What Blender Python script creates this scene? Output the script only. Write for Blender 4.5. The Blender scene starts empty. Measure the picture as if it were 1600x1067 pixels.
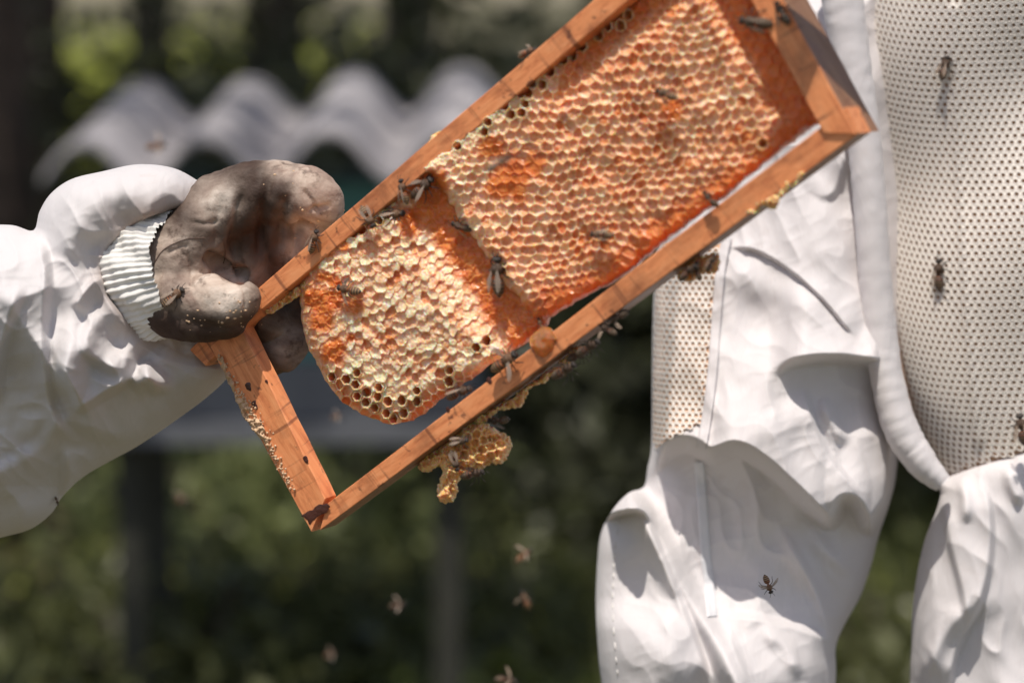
import bpy, math, random
import numpy as np
from mathutils import Vector, Matrix
from mathutils.bvhtree import BVHTree

rnd = random.Random(11)
nr = np.random.RandomState(5)

# ------------------------------------------------------------------ camera, light, exposure
PITCH = math.radians(7.0)
CAM = np.array([0.0, 0.0, 1.38])
CP, SP = math.cos(PITCH), math.sin(PITCH)
FWD = np.array([0, CP, -SP]); UP = np.array([0, SP, CP]); RT = np.array([1.0, 0, 0])
K = 0.36 / 1600.0                      # 100 mm lens on a 36 mm sensor

sc = bpy.context.scene
cd = bpy.data.cameras.new('camera')
cam = bpy.data.objects.new('camera', cd)
sc.collection.objects.link(cam)
cam.location = CAM
cam.rotation_euler = (math.radians(90) - PITCH, 0, 0)
cd.lens = 100; cd.sensor_width = 36; cd.clip_start = 0.05; cd.clip_end = 2000
cd.dof.use_dof = True
cd.dof.focus_distance = 1.42
cd.dof.aperture_fstop = 5.3
sc.camera = cam

def cam2world(v):
    return v[0] * RT + v[1] * UP + v[2] * FWD

L = cam2world(np.array([0.10, -1.0, 0.50])); L /= np.linalg.norm(L)
world = bpy.data.worlds.new('World'); sc.world = world; world.use_nodes = True
wn = world.node_tree.nodes; wl = world.node_tree.links
bgn = wn['Background']; bgn.inputs['Strength'].default_value = 0.14
sky = wn.new('ShaderNodeTexSky'); sky.sky_type = 'NISHITA'; sky.sun_disc = False
sky.sun_elevation = math.asin(-L[2])
sky.sun_rotation = math.atan2(-L[0], -L[1])
wbm = wn.new('ShaderNodeMix'); wbm.data_type = 'RGBA'; wbm.blend_type = 'MULTIPLY'; wbm.inputs['Factor'].default_value = 1
wl.new(sky.outputs[0], wbm.inputs['A']); wbm.inputs['B'].default_value = (1.14, 0.98, 0.86, 1)      # warm white balance
wl.new(wbm.outputs['Result'], bgn.inputs['Color'])
sd = bpy.data.lights.new('sun', 'SUN'); sun = bpy.data.objects.new('sun', sd)
sc.collection.objects.link(sun)
sd.energy = 4.5; sd.angle = math.radians(0.5); sd.color = (1.0, 0.93, 0.83)
sun.rotation_euler = Vector(L).to_track_quat('-Z', 'Y').to_euler()
sun.location = (0, 0, 8)
sc.view_settings.view_transform = 'Standard'
sc.view_settings.look = 'None'
sc.view_settings.exposure = -0.03
sc.view_settings.gamma = 1
sc.view_settings.use_curve_mapping = False
sc.render.engine = 'CYCLES'
sc.cycles.max_bounces = 8
sc.cycles.transparent_max_bounces = 12
sc.cycles.use_denoising = True

# ------------------------------------------------------------------ projection helpers
def Q(px, py, d):
    """world points at picture position px, py and distance d along the view axis"""
    px = np.asarray(px, float); py = np.asarray(py, float); d = np.asarray(d, float) + 0 * px
    x = (px - 800) * K * d; y = -(py - 533.5) * K * d
    return CAM + x[..., None] * RT + y[..., None] * UP + d[..., None] * FWD

NA = np.array([0.45, 0.10, 0.887]); NA /= np.linalg.norm(NA)       # frame normal (away), camera axes
P0 = 1.333 * np.array([0, -(450 - 533.5) * K, 1.0])
NW = cam2world(NA)

def fdepth(px, py, h=0.0):
    px = np.asarray(px, float); py = np.asarray(py, float)
    r = NA[0] * (px - 800) * K + NA[1] * -(py - 533.5) * K + NA[2]
    return (NA @ P0 - h) / r

def W(px, py, h=0.0):
    """world point seen at px, py on the frame's front plane, h metres in front of it"""
    return Q(px, py, fdepth(px, py, h))

# in-plane metric axes of the frame
UA = np.array([1.0, 0, 0]) - NA[0] * NA; UA /= np.linalg.norm(UA)
VA = np.cross(NA, UA); VA = VA if VA[1] > 0 else -VA
UW = cam2world(UA); VW = cam2world(VA); F0 = W(800, 450)

def uv(px, py):
    p = W(px, py) - F0
    return p @ UW, p @ VW

# ------------------------------------------------------------------ noise, distances
def vnoise(x, y, seed=0):
    x = np.asarray(x, float); y = np.asarray(y, float)
    xi = np.floor(x).astype(np.int64); yi = np.floor(y).astype(np.int64)
    fx = x - xi; fy = y - yi
    fx = fx * fx * (3 - 2 * fx); fy = fy * fy * (3 - 2 * fy)
    def h(a, b):
        n = (a * 374761393 + b * 668265263 + seed * 1442695041) & 0xffffffff
        n = ((n ^ (n >> 13)) * 1274126177) & 0xffffffff
        n = n ^ (n >> 16)
        return (n & 0xffff) / 65535.0
    return (h(xi, yi) * (1 - fx) + h(xi + 1, yi) * fx) * (1 - fy) + (h(xi, yi + 1) * (1 - fx) + h(xi + 1, yi + 1) * fx) * fy

def fbm(x, y, oct=3, seed=0):
    s = 0; a = 0.5; t = 0
    for i in range(oct):
        s = s + a * vnoise(x * 2 ** i, y * 2 ** i, seed + i * 7); t += a; a *= 0.5
    return s / t

def polydist(px, py, pts, closed):
    """distance to polyline, nearest point, signed side (positive = left of travel with y up), arclength 0..1"""
    pts = np.asarray(pts, float)
    seg = list(zip(pts[:-1], pts[1:])) + ([(pts[-1], pts[0])] if closed else [])
    best = np.full(px.shape, 1e18); nx = np.zeros(px.shape); ny = np.zeros(px.shape)
    side = np.zeros(px.shape); arc = np.zeros(px.shape)
    ls = [np.hypot(*(b - a)) for a, b in seg]; tot = sum(ls); acc = 0
    for (a, b), l in zip(seg, ls):
        dx, dy = b - a
        t = np.clip(((px - a[0]) * dx + (py - a[1]) * dy) / (l * l + 1e-9), 0, 1)
        qx = a[0] + t * dx; qy = a[1] + t * dy
        d = (px - qx) ** 2 + (py - qy) ** 2
        m = d < best
        best = np.where(m, d, best); nx = np.where(m, qx, nx); ny = np.where(m, qy, ny)
        s = (dx * (py - a[1]) - dy * (px - a[0])) / (l + 1e-9)
        side = np.where(m, -np.sign(s), side)
        arc = np.where(m, (acc + t * l) / tot, arc)
        acc += l
    return np.sqrt(best), nx, ny, side, arc

def inside(px, py, pts):
    pts = np.asarray(pts, float); r = np.zeros(px.shape, bool)
    j = len(pts) - 1
    for i in range(len(pts)):
        xi, yi = pts[i]; xj, yj = pts[j]
        c = ((yi > py) != (yj > py)) & (px < (xj - xi) * (py - yi) / (yj - yi + 1e-12) + xi)
        r ^= c; j = i
    return r

def catmull(pts, n=8, closed=False):
    pts = [np.asarray(p, float) for p in pts]; out = []
    m = len(pts)
    rng = range(m if closed else m - 1)
    for i in rng:
        g = (lambda k: pts[k % m]) if closed else (lambda k: pts[min(max(k, 0), m - 1)])
        p0, p1, p2, p3 = g(i - 1), g(i), g(i + 1), g(i + 2)
        for k in range(n):
            t = k / n
            out.append(0.5 * ((2 * p1) + (-p0 + p2) * t + (2 * p0 - 5 * p1 + 4 * p2 - p3) * t * t + (-p0 + 3 * p1 - 3 * p2 + p3) * t ** 3))
    if not closed: out.append(pts[-1])
    return np.array(out)

def sstep(a, b, x):
    t = np.clip((x - a) / (b - a), 0, 1); return t * t * (3 - 2 * t)

def chord(px, py, pts):
    a, b = np.asarray(pts[0], float), np.asarray(pts[-1], float); v = b - a
    return np.clip(((px - a[0]) * v[0] + (py - a[1]) * v[1]) / (v @ v), 0, 1)

def crumple(px, py, seed, f=0.014, ang=0.5, stretch=2.2):
    """sharp irregular creases of thin cloth, -0.5..0.5"""
    wx = px + 46 * (fbm(px * .009, py * .009, 2, seed + 1) - .5); wy = py + 46 * (fbm(px * .009, py * .009, 2, seed + 2) - .5)
    c, s_ = math.cos(ang), math.sin(ang); u = (wx * c + wy * s_) * f; v = (-wx * s_ + wy * c) * f * stretch
    a = 1 - np.abs(2 * vnoise(u, v, seed) - 1); b = 1 - np.abs(2 * vnoise(u * 2.1 + v * .7, v * 1.9 - u * .6, seed + 3) - 1)
    return a ** 1.6 * .65 + b ** 1.8 * .35 - .5

def ledge(px, py, pts, amp, soft=5, far=90, flip=1, taper=0.25, smooth=True):
    """a cloth fold: sharp drop on one side of the line, long slope on the other"""
    if smooth: pts = catmull(pts, 15)
    d, _, _, s, arc = polydist(px, py, pts, False)
    sd_ = d * s * flip
    arc = chord(px, py, pts)
    t = np.minimum(sstep(0, taper, arc), sstep(0, taper, 1 - arc)) if taper > 0 else 1
    return amp * t * sstep(-soft, soft, sd_) * np.exp(-np.maximum(d - soft, 0) / far)

def ridge(px, py, pts, amp, w, taper=0.3):
    pts = catmull(pts, 6)
    d, _, _, s, arc = polydist(px, py, pts, False)
    t = np.minimum(sstep(0, taper, arc), sstep(0, taper, 1 - arc)) if taper > 0 else 1
    return amp * t * np.exp(-(d / w) ** 2)

# ------------------------------------------------------------------ object helpers
def wloc(o):
    v = np.zeros(3)
    while o is not None:
        v = v + np.array(o.location); o = o.parent
    return v

def mk(name, V, faces, mat, parent=None, smooth=True, attrs=None, org=None):
    """link one mesh object from world-space vertices; faces = list of integer arrays (n,k)"""
    V = np.asarray(V, float)
    if parent is not None: o0 = wloc(parent)
    else: o0 = np.array(org) if org is not None else np.array([V[:, 0].mean(), V[:, 1].mean(), V[:, 2].min()])
    me = bpy.data.meshes.new(name)
    fl = [np.asarray(f, np.int64) for f in (faces if isinstance(faces, list) else [faces])]
    fl = [f for f in fl if len(f)]
    loops = np.concatenate([f.ravel() for f in fl])
    tot = np.concatenate([np.full(len(f), f.shape[1]) for f in fl])
    me.vertices.add(len(V)); me.vertices.foreach_set('co', (V - o0).ravel().astype(np.float32))
    me.loops.add(len(loops)); me.loops.foreach_set('vertex_index', loops.astype(np.int32))
    me.polygons.add(len(tot))
    me.polygons.foreach_set('loop_start', np.concatenate([[0], np.cumsum(tot)[:-1]]).astype(np.int32))
    me.polygons.foreach_set('use_smooth', np.full(len(tot), smooth))
    if attrs:
        for k, a in attrs.items():
            a = np.asarray(a, np.float32)
            if a.ndim == 1:
                at = me.attributes.new(k, 'FLOAT', 'POINT'); at.data.foreach_set('value', a)
            else:
                at = me.attributes.new(k, 'FLOAT_COLOR', 'POINT')
                at.data.foreach_set('color', np.concatenate([a, np.ones((len(a), 1), np.float32)], 1).ravel())
    me.update(calc_edges=True); me.validate()
    me.materials.append(mat)
    ob = bpy.data.objects.new(name, me)
    sc.collection.objects.link(ob)
    if parent is not None: ob.parent = parent
    else: ob.location = o0
    return ob

def empty(name, loc, label=None, cat=None, group=None):
    o = bpy.data.objects.new(name, None); sc.collection.objects.link(o)
    o.location = loc; o.empty_display_size = 0.05
    return tag(o, label, cat, group)

def tag(o, label=None, cat=None, group=None, kind=None):
    if label: o['label'] = label
    if cat: o['category'] = cat
    if group: o['group'] = group
    if kind: o['kind'] = kind
    return o

class MB:
    """collects shapes for one mesh"""
    def __init__(s): s.V = []; s.F = {}; s.n = 0; s.A = []
    def add(s, V, F, col=None):
        V = np.asarray(V, float)
        for f in (F if isinstance(F, list) else [F]):
            f = np.asarray(f, np.int64)
            if len(f): s.F.setdefault(f.shape[1], []).append(f + s.n)
        s.V.append(V); s.n += len(V)
        if col is not None:
            col = np.asarray(col, float)
            s.A.append(np.tile(col, (len(V), 1)) if col.ndim == 1 else col)
        return s
    def build(s, name, mat, parent=None, smooth=False, **k):
        at = {'col': np.concatenate(s.A)} if s.A else None
        return mk(name, np.concatenate(s.V), [np.concatenate(f) for f in s.F.values()], mat, parent, smooth, at, **k)

def box_vf(c, ax, ay, az):
    c, ax, ay, az = map(np.asarray, (c, ax, ay, az))
    V = [c + i * ax + j * ay + k * az for i in (-1, 1) for j in (-1, 1) for k in (-1, 1)]
    return np.array(V), np.array([[0, 1, 3, 2], [4, 6, 7, 5], [0, 4, 5, 1], [2, 3, 7, 6], [0, 2, 6, 4], [1, 5, 7, 3]])

def tube_vf(pts, rad, seg=8, cap=True):
    pts = np.asarray(pts, float); n = len(pts); rad = np.broadcast_to(rad, (n,)) if np.ndim(rad) < 2 else rad
    T = np.gradient(pts, axis=0); T /= np.linalg.norm(T, axis=1)[:, None] + 1e-12
    ref = np.array([0, 0, 1.0]) if abs(T[0][2]) < 0.9 else np.array([1.0, 0, 0])
    V = []; N = np.cross(T[0], ref); N /= np.linalg.norm(N)
    a = np.arange(seg) * 2 * math.pi / seg
    for i in range(n):
        N = N - (N @ T[i]) * T[i]; N /= np.linalg.norm(N)
        B = np.cross(T[i], N)
        V.append(pts[i] + rad[i] * (np.cos(a)[:, None] * N + np.sin(a)[:, None] * B))
    V = np.concatenate(V); F = []
    for i in range(n - 1):
        for j in range(seg):
            k = (j + 1) % seg
            F.append([i * seg + j, i * seg + k, (i + 1) * seg + k, (i + 1) * seg + j])
    F = [np.array(F)]
    if cap: F.append(np.array([list(range(seg))[::-1], list(range((n - 1) * seg, n * seg))]))
    return V, F

def sphere_vf(c, r, nu=10, nv=7, rot=None):
    r = np.broadcast_to(r, (3,)); V = [[0, 0, 1]]
    for i in range(1, nv):
        t = math.pi * i / nv
        for j in range(nu):
            p = 2 * math.pi * j / nu
            V.append([math.sin(t) * math.cos(p), math.sin(t) * math.sin(p), math.cos(t)])
    V.append([0, 0, -1]); V = np.array(V) * r
    if rot is not None: V = V @ np.asarray(rot).T
    tri = []; quad = []
    for j in range(nu):
        k = (j + 1) % nu
        tri.append([0, 1 + j, 1 + k]); tri.append([len(V) - 1, 1 + (nv - 2) * nu + k, 1 + (nv - 2) * nu + j])
        for i in range(nv - 2):
            quad.append([1 + i * nu + j, 1 + (i + 1) * nu + j, 1 + (i + 1) * nu + k, 1 + i * nu + k])
    return V + np.asarray(c), [np.array(tri), np.array(quad)]

def relief(poly, step, depth_front, depth_back, back_step=None, attrf=None):
    """closed body whose outline is poly (picture units) with a front and a back surface.
    depth functions take (px, py, distance to outline)"""
    poly = np.asarray(poly, float)
    Vs = []; Fs = []; As = {}; n0 = 0
    for which, fn, st in ((0, depth_front, step), (1, depth_back, back_step or step * 2)):
        x0, y0 = poly.min(0) - st; x1, y1 = poly.max(0) + st
        xs = np.arange(x0, x1 + st, st); ys = np.arange(y0, y1 + st, st)
        X, Y = np.meshgrid(xs, ys)
        ins = inside(X, Y, poly)
        cell = ins[:-1, :-1] | ins[1:, :-1] | ins[:-1, 1:] | ins[1:, 1:]
        used = np.zeros(ins.shape, bool)
        used[:-1, :-1] |= cell; used[1:, :-1] |= cell; used[:-1, 1:] |= cell; used[1:, 1:] |= cell
        idx = -np.ones(ins.shape, int); idx[used] = np.arange(used.sum())
        px = X[used]; py = Y[used]; im = ins[used]
        d, nx, ny, _, _ = polydist(px, py, poly, True)
        px = np.where(im, px, nx); py = np.where(im, py, ny); d = np.where(im, d, 0)
        Vs.append(Q(px, py, fn(px, py, d)))
        a, b, c, e = idx[:-1, :-1][cell], idx[:-1, 1:][cell], idx[1:, 1:][cell], idx[1:, :-1][cell]
        f = np.stack([a, e, c, b] if which == 0 else [a, b, c, e], 1) + n0
        Fs.append(f); n0 += len(px)
        if attrf:
            for k, v in attrf(px, py, d).items(): As.setdefault(k, []).append(v)
    return np.concatenate(Vs), [np.concatenate(Fs)], {k: np.concatenate(v) for k, v in As.items()} or None

# ------------------------------------------------------------------ materials
def new_mat(name):
    m = bpy.data.materials.new(name); m.use_nodes = True
    nt = m.node_tree; return m, nt, nt.nodes['Principled BSDF']

def ramp(nt, fac, stops):
    r = nt.nodes.new('ShaderNodeValToRGB'); el = r.color_ramp.elements
    while len(el) < len(stops): el.new(0.5)
    for e, (p, c) in zip(el, stops): e.position = p; e.color = (*c, 1)
    nt.links.new(fac, r.inputs[0]); return r.outputs[0]

def nz(nt, scale, detail=4, rough=0.55, vec=None, dist=0.0):
    n = nt.nodes.new('ShaderNodeTexNoise')
    n.inputs['Scale'].default_value = scale; n.inputs['Detail'].default_value = detail
    n.inputs['Roughness'].default_value = rough; n.inputs['Distortion'].default_value = dist
    if vec is not None: nt.links.new(vec, n.inputs['Vector'])
    return n.outputs[0]

def coords(nt, scale=(1, 1, 1), rot=(0, 0, 0)):
    t = nt.nodes.new('ShaderNodeTexCoord'); m = nt.nodes.new('ShaderNodeMapping')
    m.inputs['Scale'].default_value = scale; m.inputs['Rotation'].default_value = rot
    nt.links.new(t.outputs['Object'], m.inputs[0]); return m.outputs[0]

def bump(nt, b, h, strength, dist):
    n = nt.nodes.new('ShaderNodeBump'); n.inputs['Strength'].default_value = strength
    n.inputs['Distance'].default_value = dist
    nt.links.new(h, n.inputs['Height']); nt.links.new(n.outputs[0], b.inputs['Normal']); return n

def mixc(nt, a, b, fac, mode='MIX'):
    m = nt.nodes.new('ShaderNodeMix'); m.data_type = 'RGBA'; m.blend_type = mode
    for s, v in ((m.inputs['Factor'], fac), (m.inputs['A'], a), (m.inputs['B'], b)):
        if hasattr(v, 'links') or hasattr(v, 'is_linked'): nt.links.new(v, s)
        elif isinstance(v, (tuple, list)): s.default_value = (*v, 1)
        else: s.default_value = v
    return m.outputs['Result']

def attr(nt, name, out='Fac'):
    a = nt.nodes.new('ShaderNodeAttribute'); a.attribute_name = name; return a.outputs[out]

def mapr(nt, v, a, b, c=0, d=1):
    m = nt.nodes.new('ShaderNodeMapRange'); nt.links.new(v, m.inputs[0])
    for i, x in zip((1, 2, 3, 4), (a, b, c, d)): m.inputs[i].default_value = x
    return m.outputs[0]

def simple(name, col, rough=0.6, var=0.15, scale=20, bmp=0.0, bscale=200, bdist=0.001, **kw):
    m, nt, b = new_mat(name)
    n = nz(nt, scale, 5, vec=coords(nt))
    lo = tuple(c * (1 - var) for c in col); hi = tuple(min(1, c * (1 + var)) for c in col)
    nt.links.new(ramp(nt, n, [(0.3, lo), (0.7, hi)]), b.inputs['Base Color'])
    b.inputs['Roughness'].default_value = rough
    if bmp: bump(nt, b, nz(nt, bscale, 3, vec=coords(nt)), bmp, bdist)
    for k, v in kw.items(): b.inputs[k.replace('_', ' ')].default_value = v
    return m

def wood_mat(name, ang, base=((0.52, 0.15, 0.055), (0.78, 0.285, 0.11), (0.86, 0.37, 0.165))):
    m, nt, b = new_mat(name)
    # grain runs along the bar: rotate object coordinates in the picture plane, stretch
    v = coords(nt, (1, 1, 1), (0, ang, 0))
    mp = nt.nodes.new('ShaderNodeMapping'); mp.inputs['Scale'].default_value = (18, 160, 330)
    nt.links.new(v, mp.inputs[0])
    g = nz(nt, 1.0, 6, 0.65, mp.outputs[0], 0.4)
    c1 = ramp(nt, g, [(0.28, base[0]), (0.5, base[1]), (0.75, base[2])])
    st = nz(nt, 34, 5, 0.6, coords(nt))
    c2 = mixc(nt, c1, (0.20, 0.065, 0.03), mapr(nt, st, 0.50, 0.72, 0, 0.75))
    sp = nz(nt, 160, 3, 0.5, coords(nt))
    c3 = mixc(nt, c2, (0.10, 0.035, 0.02), mapr(nt, sp, 0.64, 0.72, 0, 0.8))
    # saw marks straight across
    mp2 = nt.nodes.new('ShaderNodeMapping'); mp2.inputs['Scale'].default_value = (260, 20, 14)
    mp2.inputs['Rotation'].default_value = (0, 0.35, 0)
    nt.links.new(v, mp2.inputs[0])
    s2 = nz(nt, 1.0, 3, 0.5, mp2.outputs[0])
    c4 = mixc(nt, c3, (0.16, 0.05, 0.025), mapr(nt, s2, 0.60, 0.69, 0, 0.7))
    nt.links.new(c4, b.inputs['Base Color'])
    nt.links.new(mapr(nt, st, 0.3, 0.7, 0.62, 0.38), b.inputs['Roughness'])
    bump(nt, b, g, 0.5, 0.0006)
    return m

def comb_mat(burr=False):
    m, nt, b = new_mat('burr_wax' if burr else 'honeycomb_wax')
    cap = attr(nt, 'cap'); wet = attr(nt, 'wet')
    n1 = nz(nt, 90, 5, 0.6, coords(nt)); n2 = nz(nt, 420, 3, 0.5, coords(nt))
    honey = ramp(nt, n1, [(0.3, (0.58, 0.125, 0.03)), (0.55, (0.72, 0.21, 0.052)), (0.8, (0.80, 0.33, 0.11))])
    wax = ramp(nt, n2, [(0.3, (0.94, 0.58, 0.31)), (0.5, (0.96, 0.71, 0.46)), (0.7, (0.97, 0.82, 0.65))])
    wax = mixc(nt, wax, (0.86, 0.50, 0.36), mapr(nt, n1, 0.5, 0.75, 0, 0.6))
    if burr:
        honey = ramp(nt, n1, [(0.3, (0.55, 0.19, 0.04)), (0.7, (0.72, 0.32, 0.08))]); wax = ramp(nt, n2, [(0.3, (0.80, 0.47, 0.19)), (0.7, (0.88, 0.64, 0.37))])
    c = mixc(nt, honey, wax, cap)
    nt.links.new(c, b.inputs['Base Color'])
    nt.links.new(mapr(nt, wet, 0, 1, 0.5, 0.10), b.inputs['Roughness'])
    b.inputs['Subsurface Weight'].default_value = 0.8
    b.inputs['Subsurface Radius'].default_value = (1.0, 0.28, 0.06)
    b.inputs['Subsurface Scale'].default_value = 0.0045
    b.inputs['IOR'].default_value = 1.44
    bump(nt, b, n2, 0.35, 0.0005)
    return m

def cloth_mat(name, col=(0.65, 0.62, 0.63), stain=0.12, sheen=0.1):
    m, nt, b = new_mat(name)
    n = nz(nt, 7, 6, 0.6, coords(nt))
    c = ramp(nt, n, [(0.3, tuple(x * 0.93 for x in col)), (0.6, col)])
    st = nz(nt, 16, 6, 0.7, coords(nt))
    c = mixc(nt, c, (0.42, 0.33, 0.27), mapr(nt, st, 0.60, 0.82, 0, stain * 3))
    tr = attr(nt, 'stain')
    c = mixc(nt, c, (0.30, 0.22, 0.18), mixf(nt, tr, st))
    nt.links.new(c, b.inputs['Base Color'])
    b.inputs['Roughness'].default_value = 0.75
    b.inputs['Sheen Weight'].default_value = sheen
    b.inputs['Subsurface Weight'].default_value = 0.12
    b.inputs['Subsurface Radius'].default_value = (0.6, 0.5, 0.5)
    b.inputs['Subsurface Scale'].default_value = 0.01
    w = nz(nt, 2400, 2, 0.5, coords(nt, (1, 1, 1)))
    w2 = nz(nt, 60, 4, 0.5, coords(nt))
    wv = nz(nt, 1.0, 3, 0.55, coords(nt, (55, 30, 16), (0, 0.5, 0.2)), 0.8)
    b0 = bump(nt, b, wv, 0.35, 0.004)
    b2 = bump(nt, b, w2, 0.15, 0.0015); nt.links.new(b0.outputs[0], b2.inputs['Normal'])
    n3 = nt.nodes.new('ShaderNodeBump'); n3.inputs['Strength'].default_value = 0.35; n3.inputs['Distance'].default_value = 0.0002
    nt.links.new(w, n3.inputs['Height']); nt.links.new(b2.outputs[0], n3.inputs['Normal']); nt.links.new(n3.outputs[0], b.inputs['Normal'])
    return m

def mixf(nt, a, b):
    m = nt.nodes.new('ShaderNodeMath'); m.operation = 'MULTIPLY'
    nt.links.new(a, m.inputs[0]); nt.links.new(b, m.inputs[1]); m.use_clamp = True; return m.outputs[0]

def leather_mat():
    m, nt, b = new_mat('stained_leather')
    v = coords(nt)
    n = nz(nt, 28, 7, 0.65, v, 0.6); n2 = nz(nt, 110, 5, 0.6, v); wear = attr(nt, 'wear')
    dark = ramp(nt, n, [(0.38, (0.022, 0.012, 0.008)), (0.54, (0.060, 0.033, 0.023)), (0.72, (0.17, 0.105, 0.08))])
    lite = ramp(nt, n, [(0.34, (0.26, 0.175, 0.14)), (0.48, (0.50, 0.40, 0.33)), (0.62, (0.72, 0.63, 0.55))])
    c = mixc(nt, dark, lite, wear)
    c = mixc(nt, c, (0.05, 0.028, 0.02), mapr(nt, n2, 0.58, 0.70, 0, 0.8))
    c = mixc(nt, c, (0.038, 0.019, 0.013), attr(nt, 'grime')); b.inputs['Specular IOR Level'].default_value = 0.3
    nt.links.new(c, b.inputs['Base Color'])
    nt.links.new(mapr(nt, n2, 0.3, 0.7, 0.55, 0.8), b.inputs['Roughness'])
    vo = nt.nodes.new('ShaderNodeTexVoronoi'); vo.inputs['Scale'].default_value = 700; nt.links.new(v, vo.inputs['Vector'])
    bb = bump(nt, b, vo.outputs[0], 0.25, 0.0004)
    n3 = nt.nodes.new('ShaderNodeBump'); n3.inputs['Strength'].default_value = 0.5; n3.inputs['Distance'].default_value = 0.002
    nt.links.new(n2, n3.inputs['Height']); nt.links.new(bb.outputs[0], n3.inputs['Normal']); nt.links.new(n3.outputs[0], b.inputs['Normal'])
    return m

def vcol_mat(name, rough=0.5, sss=0.0, bm=0.0):
    m, nt, b = new_mat(name)
    c = attr(nt, 'col', 'Color'); n = nz(nt, 900, 3, 0.6, coords(nt))
    nt.links.new(mixc(nt, c, (0.5, 0.5, 0.5), mapr(nt, n, 0.3, 0.7, 0.0, 0.05), 'MIX'), b.inputs['Base Color'])
    b.inputs['Roughness'].default_value = rough
    if bm: bump(nt, b, n, bm, 0.0004)
    return m

def wing_mat():
    m, nt, b = new_mat('bee_wing')
    b.inputs['Base Color'].default_value = (0.34, 0.26, 0.20, 1)
    b.inputs['Roughness'].default_value = 0.25
    v = nt.nodes.new('ShaderNodeTexVoronoi'); v.feature = 'DISTANCE_TO_EDGE'; v.inputs['Scale'].default_value = 700
    nt.links.new(coords(nt), v.inputs['Vector'])
    nt.links.new(mapr(nt, v.outputs[0], 0.0, 0.12, 0.9, 0.40), b.inputs['Alpha'])
    return m

def leaf_mat(name, col, var=0.5, rough=0.45):
    m, nt, b = new_mat(name)
    oi = nz(nt, 6, 4, 0.6, coords(nt))
    c = ramp(nt, oi, [(0.3, tuple(x * (1 - var) for x in col)), (0.7, tuple(x * (1 + var) for x in col))])
    nt.links.new(c, b.inputs['Base Color'])
    b.inputs['Roughness'].default_value = rough
    tr = nt.nodes.new('ShaderNodeBsdfTranslucent'); nt.links.new(c, tr.inputs[0])
    mx = nt.nodes.new('ShaderNodeMixShader'); mx.inputs[0].default_value = 0.3
    out = nt.nodes['Material Output']
    nt.links.new(b.outputs[0], mx.inputs[1]); nt.links.new(tr.outputs[0], mx.inputs[2]); nt.links.new(mx.outputs[0], out.inputs[0])
    return m

M = {}
SL = math.atan2(0.78, 1.0)
M['wood_long'] = wood_mat('frame_wood_lengthwise', SL)
M['wood_side'] = wood_mat('frame_wood_upright', -math.radians(58))
M['wood_shaded'] = wood_mat('shade_painted_wood', -math.radians(58), ((0.17, 0.08, 0.042), (0.28, 0.14, 0.075), (0.36, 0.20, 0.12)))  # shade of the outer faces, put into a darker wood colour
M['comb'] = comb_mat(); M['burr'] = comb_mat(True)
M['cloth'] = cloth_mat('white_suit_cloth')
M['cloth2'] = cloth_mat('white_suit_cloth_stained', (0.60, 0.575, 0.58), 0.2)
M['mesh'] = simple('white_ventilation_mesh', (0.79, 0.735, 0.68), 0.65, 0.04, 12)
M['lining'] = simple('tan_lining', (0.62, 0.38, 0.24), 0.8, 0.15, 30)
M['knit'] = simple('knitted_cuff', (0.68, 0.66, 0.63), 0.85, 0.12, 25, 0.4, 900, 0.0006)
M['tape'] = simple('seam_tape_cloth', (0.68, 0.68, 0.71), 0.7, 0.04, 20)
M['bindc'] = simple('brown_edge_binding', (0.30, 0.20, 0.15), 0.8, 0.3, 60)
M['stitch'] = simple('seam_thread', (0.10, 0.06, 0.045), 0.7, 0.2, 40)
M['wstitch'] = simple('white_thread', (0.70, 0.68, 0.66), 0.7, 0.1, 40)
M['leather'] = leather_mat()
M['bee'] = vcol_mat('bee_body', 0.42, 0, 0.6)
M['wing'] = wing_mat()

def honey_mat():
    m, nt, b = new_mat('liquid_honey')
    b.inputs['Base Color'].default_value = (0.92, 0.40, 0.12, 1); b.inputs['Roughness'].default_value = 0.03; b.inputs['Transmission Weight'].default_value = 0.72; b.inputs['IOR'].default_value = 1.45
    b.inputs['Subsurface Weight'].default_value = 0.6; b.inputs['Subsurface Radius'].default_value = (1, 0.3, 0.06)
    b.inputs['Subsurface Scale'].default_value = 0.006; b.inputs['Coat Weight'].default_value = 1.0; b.inputs['Coat Roughness'].default_value = 0.03
    bump(nt, b, nz(nt, 120, 1, 0.5, coords(nt)), 0.12, 0.001)
    return m
M['honey'] = honey_mat()
M['crumb'] = simple('pale_wax_crumbs', (0.62, 0.42, 0.26), 0.5, 0.15, 60)

# ------------------------------------------------------------------ the hive frame
frame = empty('hive_frame', W(497, 832), 'orange wooden hive frame of capped honeycomb held tilted by a gloved hand', 'hive frame')

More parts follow.
